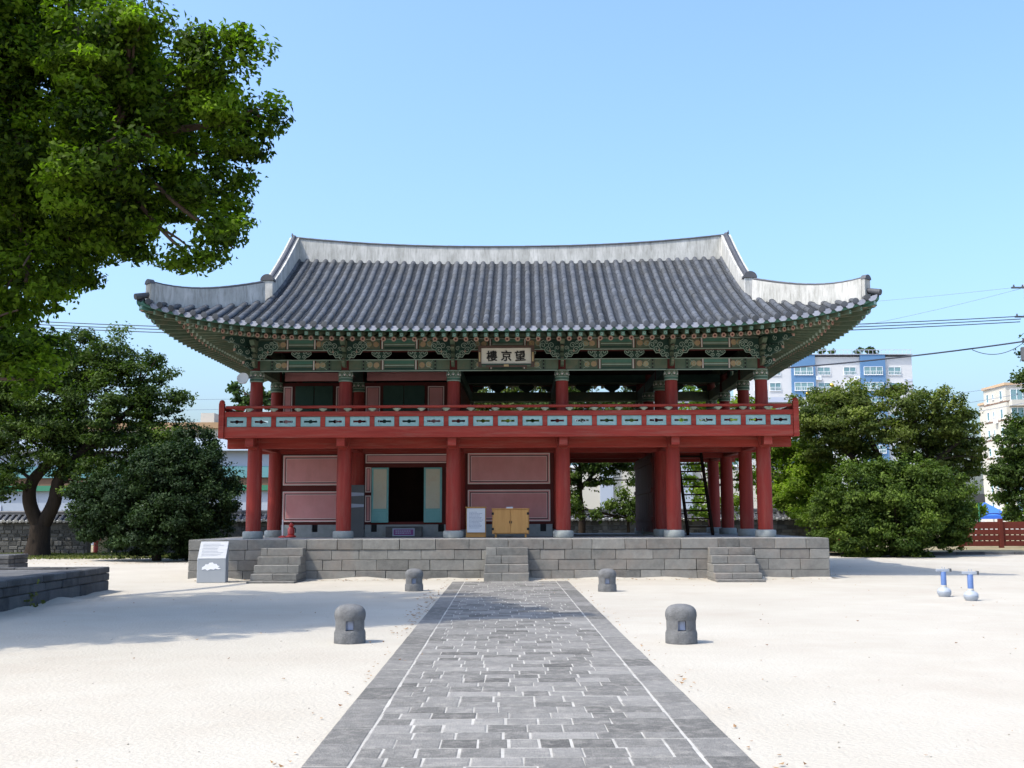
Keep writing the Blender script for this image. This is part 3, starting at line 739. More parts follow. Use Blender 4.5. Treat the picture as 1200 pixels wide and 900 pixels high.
# soffit boards, eave boards, rafters
ZW = 7.10
def soff(sd_, t, f):                      # f 0 at the edge, 1 at the wall line
    ze = sd_.surf(t, 0) - .15
    return ze + (ZW - ze) * f
rcount = 0
stuffR = MB(); stuffF = MB()
for sd_ in (FR, LT, RT, BK):
    Lw = 7.21 if sd_ in (FR, BK) else CY   # half length of wall line
    so = MB(); n = 44
    grid = []
    for i in range(n + 1):
        t = -sd_.L + 2 * sd_.L * i / n
        pe = sd_.p(t, .06, 0); tw = max(-Lw, min(Lw, t * Lw / sd_.L)); 
        row = []
        for f in (0, .25, .5, .75, 1.0):
            pw = Vector((0, CY, 0)) + sd_.a * (tw if abs(t) > Lw * .8 else t) + sd_.n * (sd_.D - .12)
            q_ = pe.lerp(pw, f); row.append((q_.x, q_.y, soff(sd_, t, f) + .03))
        grid.append(row)
    for i in range(n):
        for k in range(4): so.quad(grid[i][k], grid[i + 1][k], grid[i + 1][k + 1], grid[i][k + 1], 0, random.random())
    part(so, 'soffit', M['soffit'])
    for (u, dz, w_, h_, m_, lim) in ((.03, -.085, .05, .075, 'green_bright', .03), (.72, -.105, .06, .05, 'maroon', 1.2)):   # boards above the two rafter rows
        eb = MB(); f = u / (OV + .3)
        ts = [-sd_.L + lim + (2 * sd_.L - 2 * lim) * i / 60 for i in range(61)]
        ring_ = []
        for t in ts:
            c_ = sd_.p(t, u, soff(sd_, t, f) + .15 + dz - .03)
            ring_.append([c_ + sd_.n * (i * w_ / 2) + Vector((0, 0, j_ * h_ / 2)) for i, j_ in ((-1, -1), (1, -1), (1, 1), (-1, 1))])
        vs = [v for r_ in ring_ for v in r_]; n = len(ring_)
        fs = [(i * 4 + k, i * 4 + (k + 1) % 4, (i + 1) * 4 + (k + 1) % 4, (i + 1) * 4 + k) for i in range(n - 1) for k in range(4)] + [(3, 2, 1, 0), (4 * n - 4, 4 * n - 3, 4 * n - 2, 4 * n - 1)]
        eb.add(vs, fs, 0, .5); part(eb, 'eave_board', M[m_])
    nr = int(2 * sd_.L / .285)
    for i in range(nr + 1):
        t = -sd_.L + .16 + (2 * sd_.L - .32) * i / nr
        r_ = abs(t) / sd_.L
        fan = max(0, (abs(t) - (Lw - 1.5)) / (sd_.L - Lw + 1.5))
        tw = t if fan <= 0 else math.copysign((Lw - 1.5) + 1.35 * fan, t)
        pw = Vector((0, CY, 0)) + sd_.a * tw + sd_.n * (sd_.D - .35)
        # flying rafter, square with painted end
        def P(f, dz): pe = sd_.p(t, .10, 0); q_ = pe.lerp(pw, f); return Vector((q_.x, q_.y, soff(sd_, t, f) + dz))
        own = (sd_ is FR) or (sd_ in (LT, RT) and t * (1 if sd_ is LT else -1) > 4.6)
        a = MB() if own else stuffF
        A0, A1 = P(0, -.075), P(.5, -.03); d = (A1 - A0).normalized()
        a.beam(A0, A1, .105, .115, 0, .4)
        a.beam(A0 - d * .006, A0 - d * .0005, .095, .105, 1, .6); a.beam(A0 - d * .010, A0 - d * .0065, .055, .06, 2, .6); a.beam(A0 - d * .014, A0 - d * .0105, .028, .03, 3, .6)
        FM = [M['green'], M['green_bright'], M['pale_green'], M['green_dark']]
        if own: part(a, 'flying_rafter', FM)
        c = MB() if own else stuffR
        B0, B1 = P(.27, -.225), P(1.0, -.09); d = (B1 - B0).normalized()
        c.tube([B0, B1], .066, 8, 0, .4)
        c.tube([B0 - d * .004, B0 + d * .01], .068, 10, 1, .6); c.tube([B0 - d * .008, B0 - d * .0045], .030, 8, 2, .5)
        c.tube([B0 + d * .10, B0 + d * .16], .0675, 8, 3, .5)
        RM = [M['green'], M['rafter_pink'], M['maroon'], M['pale_green']]
        if own: part(c, 'rafter', RM, smooth=True)
tag(part(stuffF, 'flying_rafter', FM), kind='stuff'); tag(part(stuffR, 'rafter', RM), kind='stuff')
for sx in (-1, 1):                        # corner rafters
    for sy in (-1, 1):
        c0 = Vector((sx * 6.6, CY + sy * (CY - .6), 6.98)); tip = Vector((sx * (LF - .10), CY + sy * (LS - .10), Z0 + .71 - .20))
        h = MB(); m_ = c0.lerp(tip, .66) + Vector((0, 0, -.10))
        h.beam(c0, m_, .24, .30, 0); h.beam(m_ + Vector((0, 0, .10)) - (tip - c0) * .04, tip, .20, .24, 0)
        h.beam(m_ + Vector((0, 0, -.155)), c0 + Vector((0, 0, -.155)), .19, .012, 1)
        h.beam(m_ + Vector((0, 0, -.03)), tip + Vector((0, 0, -.126)), .15, .010, 1)
        d = (tip - c0).normalized(); h.beam(tip, tip + d * .012, .15, .18, 2)
        part(h, 'hip_rafter', [M['green_bright'], M['rafter_pink'], M['panel_blue']], bevel=.01)

# ridges
def ridge(name, path, th, capr=.085, cw=1.1):
    """path of (x, y, z bottom, z top); plaster wall with a tile cap"""
    a = MB(); P_ = [Vector(p_[:2]) for p_ in path]; vs = []; fs = []
    n = len(path)
    for i, p_ in enumerate(path):
        d = (P_[min(i + 1, n - 1)] - P_[max(i - 1, 0)]).normalized(); s_ = Vector((-d.y, d.x)) * th / 2
        for sg, z in ((-1, p_[2]), (1, p_[2]), (1, p_[3]), (-1, p_[3])):
            k = 1.12 if z == p_[2] else .92
            vs.append((p_[0] + sg * s_.x * k, p_[1] + sg * s_.y * k, z))
    for i in range(n - 1):
        for k in range(4): fs.append((i * 4 + k, i * 4 + (k + 1) % 4, (i + 1) * 4 + (k + 1) % 4, (i + 1) * 4 + k))
    fs += [(0, 1, 2, 3), tuple(range(4 * n - 1, 4 * n - 5, -1))]
    a.add(vs, fs, 0, .5)
    o = part(a, name, M['lime'])
    c = MB()
    for i in range(n - 1):
        d = (P_[i + 1] - P_[i]).normalized(); s_ = Vector((-d.y, d.x, 0))
        A0 = Vector((path[i][0], path[i][1], path[i][3])); A1 = Vector((path[i + 1][0], path[i + 1][1], path[i + 1][3]))
        e = (A1 - A0) * .004
        c.beam(A0 - e + Vector((0, 0, .006)), A1 + e + Vector((0, 0, .006)), th * cw, .022, 0)
        c.tube([A0 - e + Vector((0, 0, .028)), A1 + e + Vector((0, 0, .028))], [capr * .75, capr * .68], 8, 0)
    c.build('cap_tiles', M['tile_dark'], o, smooth=True)
    return o
n = 28
path = []
for i in range(n + 1):
    x = -7.14 + 14.28 * i / n; path.append((x, CY, 9.72, 10.45 + .36 * abs(x / 7.14) ** 2.3))
ro = ridge('main_ridge', path, .34, .08)
for sx in (-1, 1):
    h = MB(); h.tube([(sx * 7.0, CY, 10.80), (sx * 7.14, CY, 10.86), (sx * 7.19, CY, 10.93), (sx * 7.20, CY, 11.0)], [.07, .06, .04, .015], 8)
    h.build('ridge_finial', M['tile_dark'], ro, smooth=True)
for sx in (-1, 1):
    for sd_, sy in ((FR, -1), (BK, 1)):
        path = []
        y_end = CY - .62 - 0
        for i in range(15):
            f = i / 14; dist = .16 + f * (y_end - .16)               # distance from ridge line towards the eave
            u = UR + .0 - dist
            zb = sd_.surf(GX, u)
            path.append((sx * (GX + .02), CY + sy * dist, zb - .1, zb + .56 + (.40 - f * .40) ** 1.2))
        dr_ = ridge('descending_ridge', path, .34, .075, .55)
        xe, ye, zb = sx * (GX + .02), CY + sy * (y_end + .10), path[-1][2]
        k = MB(); k.box(xe - .17, xe + .17, ye - .12, ye + .12, zb - .05, path[-1][3] - .03, 0)
        k.build('ridge_end_block', M['white'] if 0 else M['lime'], dr_, bevel=.01)
        k = MB(); k.M = T_((xe, ye, path[-1][3] - .03)); 
        k.prism([(.2 * math.cos(math.pi * q / 10), .19 * math.sin(math.pi * q / 10)) for q in range(11)], -.15, .15)
        k.build('end_tile', M['tile_dark'], dr_, smooth=True)
        # hip ridge, out to the corner
        path = []
        for i in range(13):
            f = i / 12; t = GX + .08 + (LF - .30 - GX - .08) * f
            u = sd_.hip(t); z = sd_.surf(t, u); q_ = sd_.p(sx * t if sd_ is FR else -sx * t, u, z)
            path.append((q_.x, q_.y, z - .12, z + .50 - .10 * f + .22 * max(0, f - .4) ** 2))
        hr = ridge('hip_ridge', path, .32, .07, .8)
        xe, ye, zb, zt = path[-1]; d = Vector((sx, sy, 0)).normalized()
        k = MB(); k.M = T_((xe + d.x * .05, ye + d.y * .05, 0)) @ Matrix.Rotation(math.atan2(d.y, d.x) + math.pi / 2, 4, 'Z')
        k.prism([(-.16, zb + .02), (.16, zb + .02), (.15, zt - .02), (-.15, zt - .02)], -.05, .05)
        k.build('ridge_end_block', M['lime'], hr, bevel=.01)
        k = MB(); k.M = T_((xe + d.x * .06, ye + d.y * .06, zt - .02)) @ Matrix.Rotation(math.atan2(d.y, d.x) + math.pi / 2, 4, 'Z')
        k.prism([(.16 * math.cos(math.pi * q / 10), .13 * math.sin(math.pi * q / 10)) for q in range(11)], -.07, .07)
        k.build('end_tile', M['tile_dark'], hr, smooth=True)
        k = MB(); tp = sd_.p((sx if sd_ is FR else -sx) * LF, 0, Z0 + .71)
        k.tube([tp - d * .40 + Vector((0, 0, .13)), tp - d * .2 + Vector((0, 0, .07)), tp + d * .03 + Vector((0, 0, .015))], [.07, .085, .085], 10)
        k.build('corner_tile', M['tile_dark'], hr, smooth=True)
    # gable wall and barge boards
    gw = MB(); zb = LT.surf(0, 2.7)
    gw.M = Matrix.Rotation(math.pi / 2, 4, 'Z')
    gw = MB(); pts_ = []
    x = sx * 6.55
    prof = [(CY - GY * f, FR.surf(GX, UR - GY * f) - .16) for f in (.86, .7, .5, .25, .05)]
    prof += [(2 * CY - y_, z_) for y_, z_ in prof[::-1][1:]]
    prof_b = prof; prof = [(prof[0][0], prof[0][1] - .4)] + prof + [(prof[-1][0], prof[-1][1] - .4)]
    vs = [(x, y_, z_) for y_, z_ in prof] + [(x + sx * .05, y_, z_) for y_, z_ in prof]
    k = len(prof); gw.add(vs, [tuple(range(k)), tuple(range(2 * k - 1, k - 1, -1))] + [((i + 1) % k, i, i + k, (i + 1) % k + k) for i in range(k)], 0, .5)
    part(gw, 'gable_wall', M['maroon'])
    bb = MB(); x = sx * (GX + .12)
    for (y0, z0_), (y1, z1_) in zip(prof_b, prof_b[1:]): bb.beam((x, y0, z0_ - .12), (x, y1, z1_ - .12), .05, .38, 0, .5)
    part(bb, 'barge_board', M['maroon'])
random.seed(21)
# ------------------------------------------------------------------ things on the pavilion and its terrace
M['frame_brown'] = mat('frame_brown', (.05, .03, .022), (.10, .06, .045), .7, 4, 5, .3, .6, spec=.25)
t = thing('name_plaque', W(-.04, -.62, 6.13), BR, 'cream board with three black characters in a dark frame hung under the eaves', 'name board')
tilt = Matrix.Rotation(R(8), 4, 'X')
q = MB(); q.M = tilt; q.box(-.70, .70, -.012, .02, -.20, .235, 0); bd = q.build('board', mat('plaque_cream', (.55, .50, .40), (.64, .59, .49), .8, 4, 6, 0, .6, spec=.2), t)
q = MB(); q.M = tilt
for a in ((-.79, .79, .236, .31), (-.79, .79, -.30, -.201), (-.79, -.701, -.20, .235), (.701, .79, -.20, .235)): q.box(a[0], a[1], -.06, .03, a[2], a[3], 0)
q.box(-.70, .70, -.064, -.0605, -.24, -.21, 1); q.box(-.07, .07, -.067, -.0642, -.28, -.22, 2)
for sx in (-1, 1): q.box(sx * .745 - .022, sx * .745 + .022, -.064, -.0605, -.14, .12, 2); q.box(sx * .63 - .05, sx * .63 + .05, -.066, -.0605, -.285, -.245, 3)
q.build('frame', [M['frame_brown'], M['green_dark'], M['ochre'], M['green']], t, bevel=.008)
for ch, x in (('樓', -.40), ('京', .0), ('望', .40)):
    cu = bpy.data.curves.new('lettering', 'FONT'); cu.body = ch; cu.size = .31; cu.align_x = 'CENTER'; cu.extrude = .004; cu.bevel_depth = .0065; cu.bevel_resolution = 0
    o = bpy.data.objects.new('lettering', cu); COL.objects.link(o); bpy.context.view_layer.update()
    me = bpy.data.meshes.new_from_object(o.evaluated_get(bpy.context.evaluated_depsgraph_get())); bpy.data.objects.remove(o)
    me.name = 'lettering'; me.materials.clear(); me.materials.append(M['ink'])
    o = bpy.data.objects.new('lettering', me); COL.objects.link(o); o.parent = t
    sh = Matrix.Identity(4); sh[0][1] = .06 if ch != '京' else -.05
    o.matrix_local = tilt @ T_((x, -.026, -.10)) @ Matrix.Rotation(R(90), 4, 'X') @ Matrix.Rotation(R({'樓': 3, '京': -2, '望': 4}[ch]), 4, 'Z')

t = thing('floodlight', W(-7.52, -.30, 5.56), BR, 'small round white lamp fixed to the top of the front left upper column', 'lamp')
q = MB(); q.M = Matrix.Rotation(R(70), 4, 'X'); q.lathe([(.03, -.16), (.07, -.14), (.12, -.03), (.165, .06), (.17, .09), (.155, .10), (.15, .075), (0, .06)], 18); q.build('lamp_head', M['white'], t, smooth=True)
q = MB(); q.beam((0, .05, .0), (.28, .12, .10), .03, .03); q.build('bracket_arm', M['dark_grey'], t)

t = thing('cabinet', W(.05, .82, PZ), BR, 'honey coloured wooden two door cabinet in front of the pink wall panel', 'cabinet')
q = MB(); q.box(-.53, .53, -.20, .20, .10, .80); q.box(-.55, .55, -.215, .215, .801, .83); q.build('body', M['wood'], t, bevel=.006)
for sx in (-1, 1):
    d = MB(); x0, x1 = (-.505, -.006) if sx < 0 else (.006, .505); d.box(x0, x1, -.222, -.203, .125, .785); dd = d.build('door', M['wood'], t, bevel=.004)
    h = MB()
    for z in (.24, .68): h.box(sx * .505 - .04, sx * .505 + .025, -.228, -.2225, z - .035, z + .035)
    h.box(sx * .028 - .012, sx * .028 + .012, -.236, -.2225, .40, .47); h.build('hinge_and_pull', M['black'], dd)
    l = MB(); l.box(sx * .43 - .025, sx * .43 + .025, -.17, -.12, 0, .099); l.build('leg', M['wood'], t); l2 = MB(); l2.box(sx * .43 - .025, sx * .43 + .025, .12, .17, 0, .099); l2.build('leg', M['wood'], t)
k = MB(); k.box(-.10, .09, -.1, .1, 0, .022, 0); k.box(-.095, .098, -.09, .11, .0225, .045, 1)
o = k.build('booklet', [M['white'], M['shed_blue']], None, bevel=.003, loc=W(.02, .72, PZ + .83)); tag(o, 'small white booklet lying on the wooden cabinet', 'booklet')

t = thing('notice_board', W(-.96, .95, PZ), BR, 'white printed notice on a stand with a honey wood top, left of the cabinet', 'sign')
q = MB(); q.box(-.265, .265, -.015, .02, .14, .84); q.build('notice_sheet', M['white'], t, bevel=.004)
q = MB()
for i in range(13):
    z = .72 - i * .038; L = random.uniform(.26, .40) if i else .2
    x = -.20
    while x < -.20 + L:
        w_ = random.uniform(.02, .06); q.box(x, min(x + w_, .21), -.0185, -.0155, z, z + .012); x += w_ + .012
q.build('print', M['print'], t)
q = MB(); q.box(-.31, .30, -.05, .12, .845, .885); q.box(-.29, .29, .022, .07, .02, .84); q.box(-.29, .29, -.04, .16, 0, .03); q.build('stand', [M['wood']], t, bevel=.004)

t = thing('panel_sign', W(-4.58, 2.0, PZ), BR, 'tall dark grey standing panel beside the left door leaf', 'sign')
q = MB(); q.box(-.21, .21, -.03, .03, 0, 1.56); q.build('panel', M['dark_grey'], t, bevel=.006)
q = MB()
for z in (1.22, .88): q.prism([(-.2, z), (.2, z + .02), (.2, z + .10), (-.2, z + .12)], -.034, -.0305)
q.build('picture_strip', M['print'], t)

t = thing('door_step', W(-3.16, 1.95, PZ), BR, 'low grey step board with a purple notice below the open door', 'door step')
q = MB(); q.box(-.54, .54, -.14, .2, 0, .31); q.build('step_board', M['dark_grey'] if 0 else M['curb_stone'], t, bevel=.008)
q = MB(); q.box(-.33, .33, -.155, -.141, .03, .26, 0); q.box(-.295, .295, -.159, -.1555, .062, .228, 1)
for z in (.165, .105):
    x = -.24
    while x < .22: w_ = random.uniform(.03, .06); q.box(x, x + w_, -.162, -.1595, z, z + .03, 0); x += w_ + .015
q.build('notice', [M['print'], M['purple']], t)

def extinguisher(loc, label):
    t = thing('fire_extinguisher', loc, BR, label, 'fire extinguisher')
    q = MB(); q.lathe([(.10, 0), (.15, .01), (.15, .05), (.10, .075), (.085, .09), (.105, .11), (.105, .26), (.07, .31), (.05, .33), (.085, .345), (.085, .37), (.04, .40), (.03, .44), (0, .445)], 16); q.build('body', M['hydrant_red'], t, smooth=True)
    q = MB(); q.tube([(.09, 0, .30), (.13, 0, .25), (.13, 0, .14)], .014, 6); q.box(-.03, .06, -.012, .012, .445, .47); q.build('hose', M['black'], t)
extinguisher(W(-6.50, 1.72, PZ), 'red fire extinguisher standing on the terrace below the left pink panels')
t = thing('stanchion', W(-6.76, 1.75, PZ), BR, 'thin white post on a red foot beside the fire extinguisher', 'post')
q = MB(); q.lathe([(.022, .02), (.022, .46), (.028, .47), (.028, .52), (0, .53)], 10); q.build('post', M['white'], t, smooth=True)
q = MB(); q.lathe([(.13, 0), (.13, .02), (.05, .05), (.03, .06)], 14); q.build('foot', M['hydrant_red'], t, smooth=True)

# slanted information stand left of the terrace
t = thing('information_stand', (-7.52, 28.62, 0), R(6), 'grey metal information stand with a slanted silver top left of the left stairs', 'information board')
q = MB(); q.M = Matrix.Rotation(math.pi / 2, 4, 'Z')
q = MB(); prof = [(-.22, 0), (-.22, .60), (.26, 1.03), (.26, 0)]
vs = [(-.36, a, b_) for a, b_ in prof] + [(.36, a, b_) for a, b_ in prof]
q.add(vs, [(0, 1, 2, 3), (7, 6, 5, 4), (0, 4, 5, 1), (2, 6, 7, 3), (3, 7, 4, 0), (1, 5, 6, 2)]); q.build('case', M['sign_grey'], t, bevel=.01)
q = MB(); q.add([(-.35, -.218, .612), (.35, -.218, .612), (.35, .252, 1.033), (-.35, .252, 1.033), (-.35, -.223, .616), (.35, -.223, .616), (.35, .247, 1.041), (-.35, .247, 1.041)],
      [(0, 1, 2, 3), (4, 5, 6, 7), (0, 1, 5, 4), (1, 2, 6, 5), (2, 3, 7, 6), (3, 0, 4, 7)], 0)
for i in range(9):
    f = .15 + i * .085; a = Vector((-.28, -.223 + .47 * f, .616 + .425 * f + .004)); q.box(a.x, a.x + random.uniform(.35, .55), a.y, a.y + .01, a.z, a.z + .006, 1)
q.build('top_plate', [M['steel'], M['print']], t)
q = MB(); q.prism([(-.24, .33), (-.23, .40), (-.17, .43), (-.15, .47), (-.08, .47), (-.05, .51), (.03, .52), (.06, .48), (.13, .48), (.15, .44), (.21, .42), (.16, .39), (.24, .36), (.17, .34), (.10, .36), (.06, .33), (-.02, .35), (-.1, .31), (-.15, .35)], -.2265, -.2215, 0)
q.build('emblem', M['flag'], t)

# ------------------------------------------------------------------ stone bollard lamps
def bollard():
    t = thing('bollard_lamp', (0, 0, 0), 0, 'x', 'bollard lamp', 'stone bollard lamps beside the path')
    q = MB(); q.lathe([(.205, -.05), (.207, .0), (.205, .135), (.196, .165), (.194, .172)], 28)
    q.lathe([(.194, .298), (.197, .315), (.204, .35), (.203, .39), (.192, .43), (.165, .465), (.125, .487), (.07, .50), (.03, .504), (0, .505)], 28)
    half = .052
    for k in range(4):
        a0 = k * math.pi / 2 + math.asin(half / .194); a1 = (k + 1) * math.pi / 2 - math.asin(half / .194); n = 5
        vs = []
        for z in (.172, .298):
            for i in range(n + 1):
                th = a0 + (a1 - a0) * i / n; vs.append((.194 * math.cos(th), .194 * math.sin(th), z))
            mx_ = [(half + .0, half, 0)]
            th = k * math.pi / 2 + math.pi / 4; vs.append((half * 1.414 * math.cos(th), half * 1.414 * math.sin(th), z))
        m = n + 2; fs = [tuple(range(m)), tuple(range(2 * m - 1, m - 1, -1))] + [(i, (i + 1) % m, (i + 1) % m + m, i + m) for i in range(m)]
        q.add(vs, fs, 0, .5)
    q.box(-.051, .051, -.051, .051, .16, .31, 1, .5)
    q.build('body', [M['basalt'], M['black']], t, smooth=True)
    for k in range(4):
        q = MB(); q.M = Matrix.Rotation(k * math.pi / 2, 4, 'Z'); q.box(-.026, .045, -.125, -.112, .182, .29); q.box(-.05, .05, -.11, -.053, .174, .296); q.build('pane', M['pane'], t)
    return t
M['pane'] = mat('frosted_pane', (.30, .34, .46), (.42, .46, .58), .3, 4, 3, 0, .5, spec=.5)
b0 = bollard()
for i, (x, y, rz, s_, lb) in enumerate(((-2.02, 14.6, .12, 1, 'nearer stone bollard lamp on the sand left of the path, in sun'), (2.29, 14.4, -.1, 1, 'nearer stone bollard lamp on the sand right of the path'),
                        (-2.02, 24.9, .06, 1.0, 'farther stone bollard lamp left of the path, at the edge of the tree shade'), (2.28, 24.5, -.05, 1.0, 'farther stone bollard lamp right of the path, near the terrace'))):
    o = b0 if i == 0 else copy_tree(b0)
    o.location = (x, y, -.005); o.rotation_euler = (0, 0, rz); o.scale = (s_, s_, s_); o['label'] = lb
# ------------------------------------------------------------------ blue ground lamps
def ground_lamp():
    t = thing('ground_lamp', (0, 0, 0), 0, 'x', 'garden lamp', 'blue garden lamps on the sand')
    q = MB(); q.lathe([(.08, 0), (.105, .005), (.135, .06), (.138, .085), (.13, .092), (.138, .10), (.13, .135), (.10, .165), (.065, .18), (.055, .2)], 22); q.build('base_bowl', M['lamp_grey'], t, smooth=True)
    q = MB(); q.lathe([(.056, .20), (.058, .205), (.058, .225), (.056, .23)], 16, mi=1); q.lathe([(.055, .231), (.055, .49), (.05, .50)], 16); q.build('post', [M['blue_paint'], M['apt_cream']], t, smooth=True)
    q = MB(); q.beam((-.15, 0, .53), (.15, 0, .53), .04, .05, 0); q.box(-.05, .05, -.04, .04, .5, .512, 0); q.box(.125, .158, -.045, .045, .50, .565, 1)
    for x in (-.02, .03): q.tube([(x, 0, .555), (x, 0, .60)], .009, 6, 0)
    q.build('crossbar', [M['lamp_grey'], M['dark_grey']], t, bevel=.003)
    return t
l0 = ground_lamp()
for i, (x, y, rz, lb) in enumerate(((8.95, 22.5, .1, 'left of the two blue garden lamps standing on the sand'), (9.03, 21.4, -.05, 'right of the two blue garden lamps standing on the sand'))):
    o = l0 if i == 0 else copy_tree(l0); o.location = (x, y, 0); o.rotation_euler = (0, 0, rz); o['label'] = lb

# ------------------------------------------------------------------ stone planters at the left
def planter(x0, x1, y0, y1, h, label, nm='tree_planter'):
    t = thing(nm, ((x0 + x1) / 2, (y0 + y1) / 2, 0), 0, label, 'stone planter')
    cx, cy = (x0 + x1) / 2, (y0 + y1) / 2; ax, ay = (x1 - x0) / 2, (y1 - y0) / 2
    q = MB(); cs = [(-.1, h * .45), (h * .45, h - .14), (h - .14, h)]
    for k, (z0, z1) in enumerate(cs):
        o_ = .015 if k == 2 else 0
        run(-ax, ax, lambda u, v: (q.block(u, v, -ay - o_ - random.uniform(0, .015), -ay + .4, z0, z1 - .006), q.block(u, v, ay - .4, ay + o_, z0, z1 - .006)))
        run(-ay + .4, ay - .4, lambda u, v: (q.block(ax - .4, ax + o_ + random.uniform(0, .015), u, v, z0, z1 - .006), q.block(-ax - o_, -ax + .4, u, v, z0, z1 - .006)))
    q.build('stone_curb', M['curb_stone'], t, bevel=.02)
    q = MB(); q.box(-ax + .39, ax - .39, -ay + .39, ay - .39, 0, h - .05); q.build('soil', M['soil'] if nm == 'x' else M['curb_stone'], t)
    return t
pl = planter(-17.6, -8.85, 17.4, 25.1, .56, 'large low dark stone planter round the big tree at the left edge')
pl.rotation_euler = (0, 0, R(1.6))
planter(-24, -15.7, 35.2, 36.6, .52, 'smaller stone planter behind the large one at the left edge')
# ------------------------------------------------------------------ red hydrants
def hydrant():
    t = thing('fire_hydrant', (0, 0, 0), 0, 'x', 'fire hydrant', 'red fire hydrants')
    q = MB(); q.lathe([(.17, 0), (.17, .05), (.105, .06), (.10, .55), (.135, .57), (.135, .62), (.10, .64), (.10, .80), (.125, .82), (.11, .92), (.06, .98), (.035, .99), (.035, 1.05), (0, 1.06)], 16); q.build('body', M['hydrant_red'], t, smooth=True)
    for sx in (-1, 1):
        q = MB(); q.M = T_((0, 0, .72)) @ Matrix.Rotation(sx * math.pi / 2, 4, 'Y'); q.lathe([(.06, .08), (.06, .17), (.08, .172), (.08, .21), (.03, .215), (.03, .24), (0, .24)], 12); q.build('outlet_cap', M['hydrant_red'], t, smooth=True)
    return t
h0 = hydrant(); h0.location = (-19.4, 52.6, 0); h0['label'] = 'red fire hydrant before the tan pillar near the left tree'
h1 = copy_tree(h0); h1.location = (14.85, 48.5, 0); h1.scale = (1.35, 1.35, 1.35); h1['label'] = 'red fire hydrant in the shade right of the terrace'

# ------------------------------------------------------------------ tile capped courtyard wall, pillar, red fence
def tiled_wall(x0, x1, y, label, zcap=1.50):
    t = thing('courtyard_wall', ((x0 + x1) / 2, y, 0), 0, label, 'wall')
    ax = (x1 - x0) / 2
    q = MB(); q.box(-ax, ax, -.22, .22, 0, zcap - .02, 1, .5)
    z = .0
    while z < zcap - .1:
        h = random.uniform(.14, .24); x = -ax
        while x < ax:
            L = random.uniform(.18, .5); a, e = x + .012, min(x + L - .012, ax); zt = min(z + h - .02, zcap - .03)
            if e > a + .04 and zt > z + .05:
                r1, r2, r3, r4 = [random.uniform(0, .035) for _ in range(4)]; f = -.22 - random.uniform(.015, .05)
                q.add([(a, -.215, z), (e, -.215, z), (e, -.215, zt), (a, -.215, zt), (a + r1, f, z + r2), (e - r3, f, z + r1), (e - r2, f, zt - r4), (a + r4, f, zt - r3)],
                      [(4, 5, 6, 7), (0, 1, 5, 4), (1, 2, 6, 5), (2, 3, 7, 6), (3, 0, 4, 7)], 0)
            x += L
        z += h
    q.build('rubble_masonry', [M['wall_stone'], M['mortar']], t)
    c = MB(); c.box(-ax, ax, -.34, .34, zcap - .02, zcap + .04, 0)
    for sg in (-1, 1):
        c.add([(-ax, sg * .5, zcap + .07), (ax, sg * .5, zcap + .07), (ax, .0, zcap + .36), (-ax, .0, zcap + .36)], [(0, 1, 2, 3)], 0)
        c.add([(-ax, sg * .5, zcap + .04), (ax, sg * .5, zcap + .04), (ax, sg * .34, zcap + .03), (-ax, sg * .34, zcap + .03)], [(0, 1, 2, 3)], 0)
    n = int(2 * ax / .30)
    for i in range(n):
        x = -ax + .15 + i * .30
        for sg in (-1, 1):
            c.tube([(x, sg * .54, zcap + .085), (x, sg * .06, zcap + .36)], .075, 8, 0)
            if sg < 0: c.tube([(x, -.548, zcap + .08), (x, -.541, zcap + .084)], .085, 8, 1)
        c.tube([(x + .15, -.50, zcap + .03), (x + .15, -.46, zcap + .055)], .07, 6, 1)
    c.beam((-ax, 0, zcap + .42), (ax, 0, zcap + .42), .26, .10, 0); c.tube([(-ax, 0, zcap + .48), (ax, 0, zcap + .48)], .09, 8, 0)
    c.build('tile_cap', [M['tile_dark'], M['tile_cap_end']], t)
    return t
M['tile_cap_end'] = mat('lime_tile_end', (.45, .45, .44), (.62, .62, .60), .8, 6, 4, .5, .5, spec=.2)
tiled_wall(-46, -20.0, 53.4, 'rubble stone courtyard wall with a tiled cap behind the left tree')
tiled_wall(-18.9, 17.6, 53.6, 'long tile capped courtyard wall running behind the pavilion')
q = MB(); q.box(-.33, .33, -.25, .25, 0, 1.25, 0); q.box(-.36, .36, -.28, .28, 1.251, 1.32, 0); q.box(-.26, -.02, -.262, -.2505, .98, 1.14, 1)
tag(q.build('gate_pillar', [M['tan'], M['white']], None, bevel=.01, loc=(-19.35, 53.3, 0)), 'tan rendered pillar at the end of the left wall, behind the hydrant', 'pillar')
t = thing('timber_fence', (27.5, 57.5, 0), 0, 'dark red timber fence at the right edge beyond the round bush', 'fence')
for i in range(5):
    q = MB(); x = -3.6 + i * 2.1; q.box(x - .10, x + .10, -.12, .12, 0, 1.52); q.build('post', M['fence_red'], t, bevel=.01)
for k, z in enumerate((.10, .40, .70, 1.0, 1.24)):
    q = MB(); q.box(-4.4, 5.6, -.05 - .002 * k, .03, z, z + (.26 if k < 4 else .12)); q.build('rail', M['fence_red'], t, bevel=.005)
q = MB()
for i in range(38): q.box(-4.3 + i * .27, -4.3 + i * .27 + .1, .035, .06, .12, 1.3)
q.build('pickets', M['maroon'], t)
q = MB(); x = 8.0
while x < 22: L = random.uniform(.7, 1.3); q.box(x, x + L - .02, -.14, .14, -.02, .12 + random.uniform(-.01, .01)); x += L
tag(q.build('bed_edging', M['curb_stone'], None, loc=(5.0, 47.3, 0), bevel=.01), 'low stone edging along the planting bed right of the terrace', 'kerb')

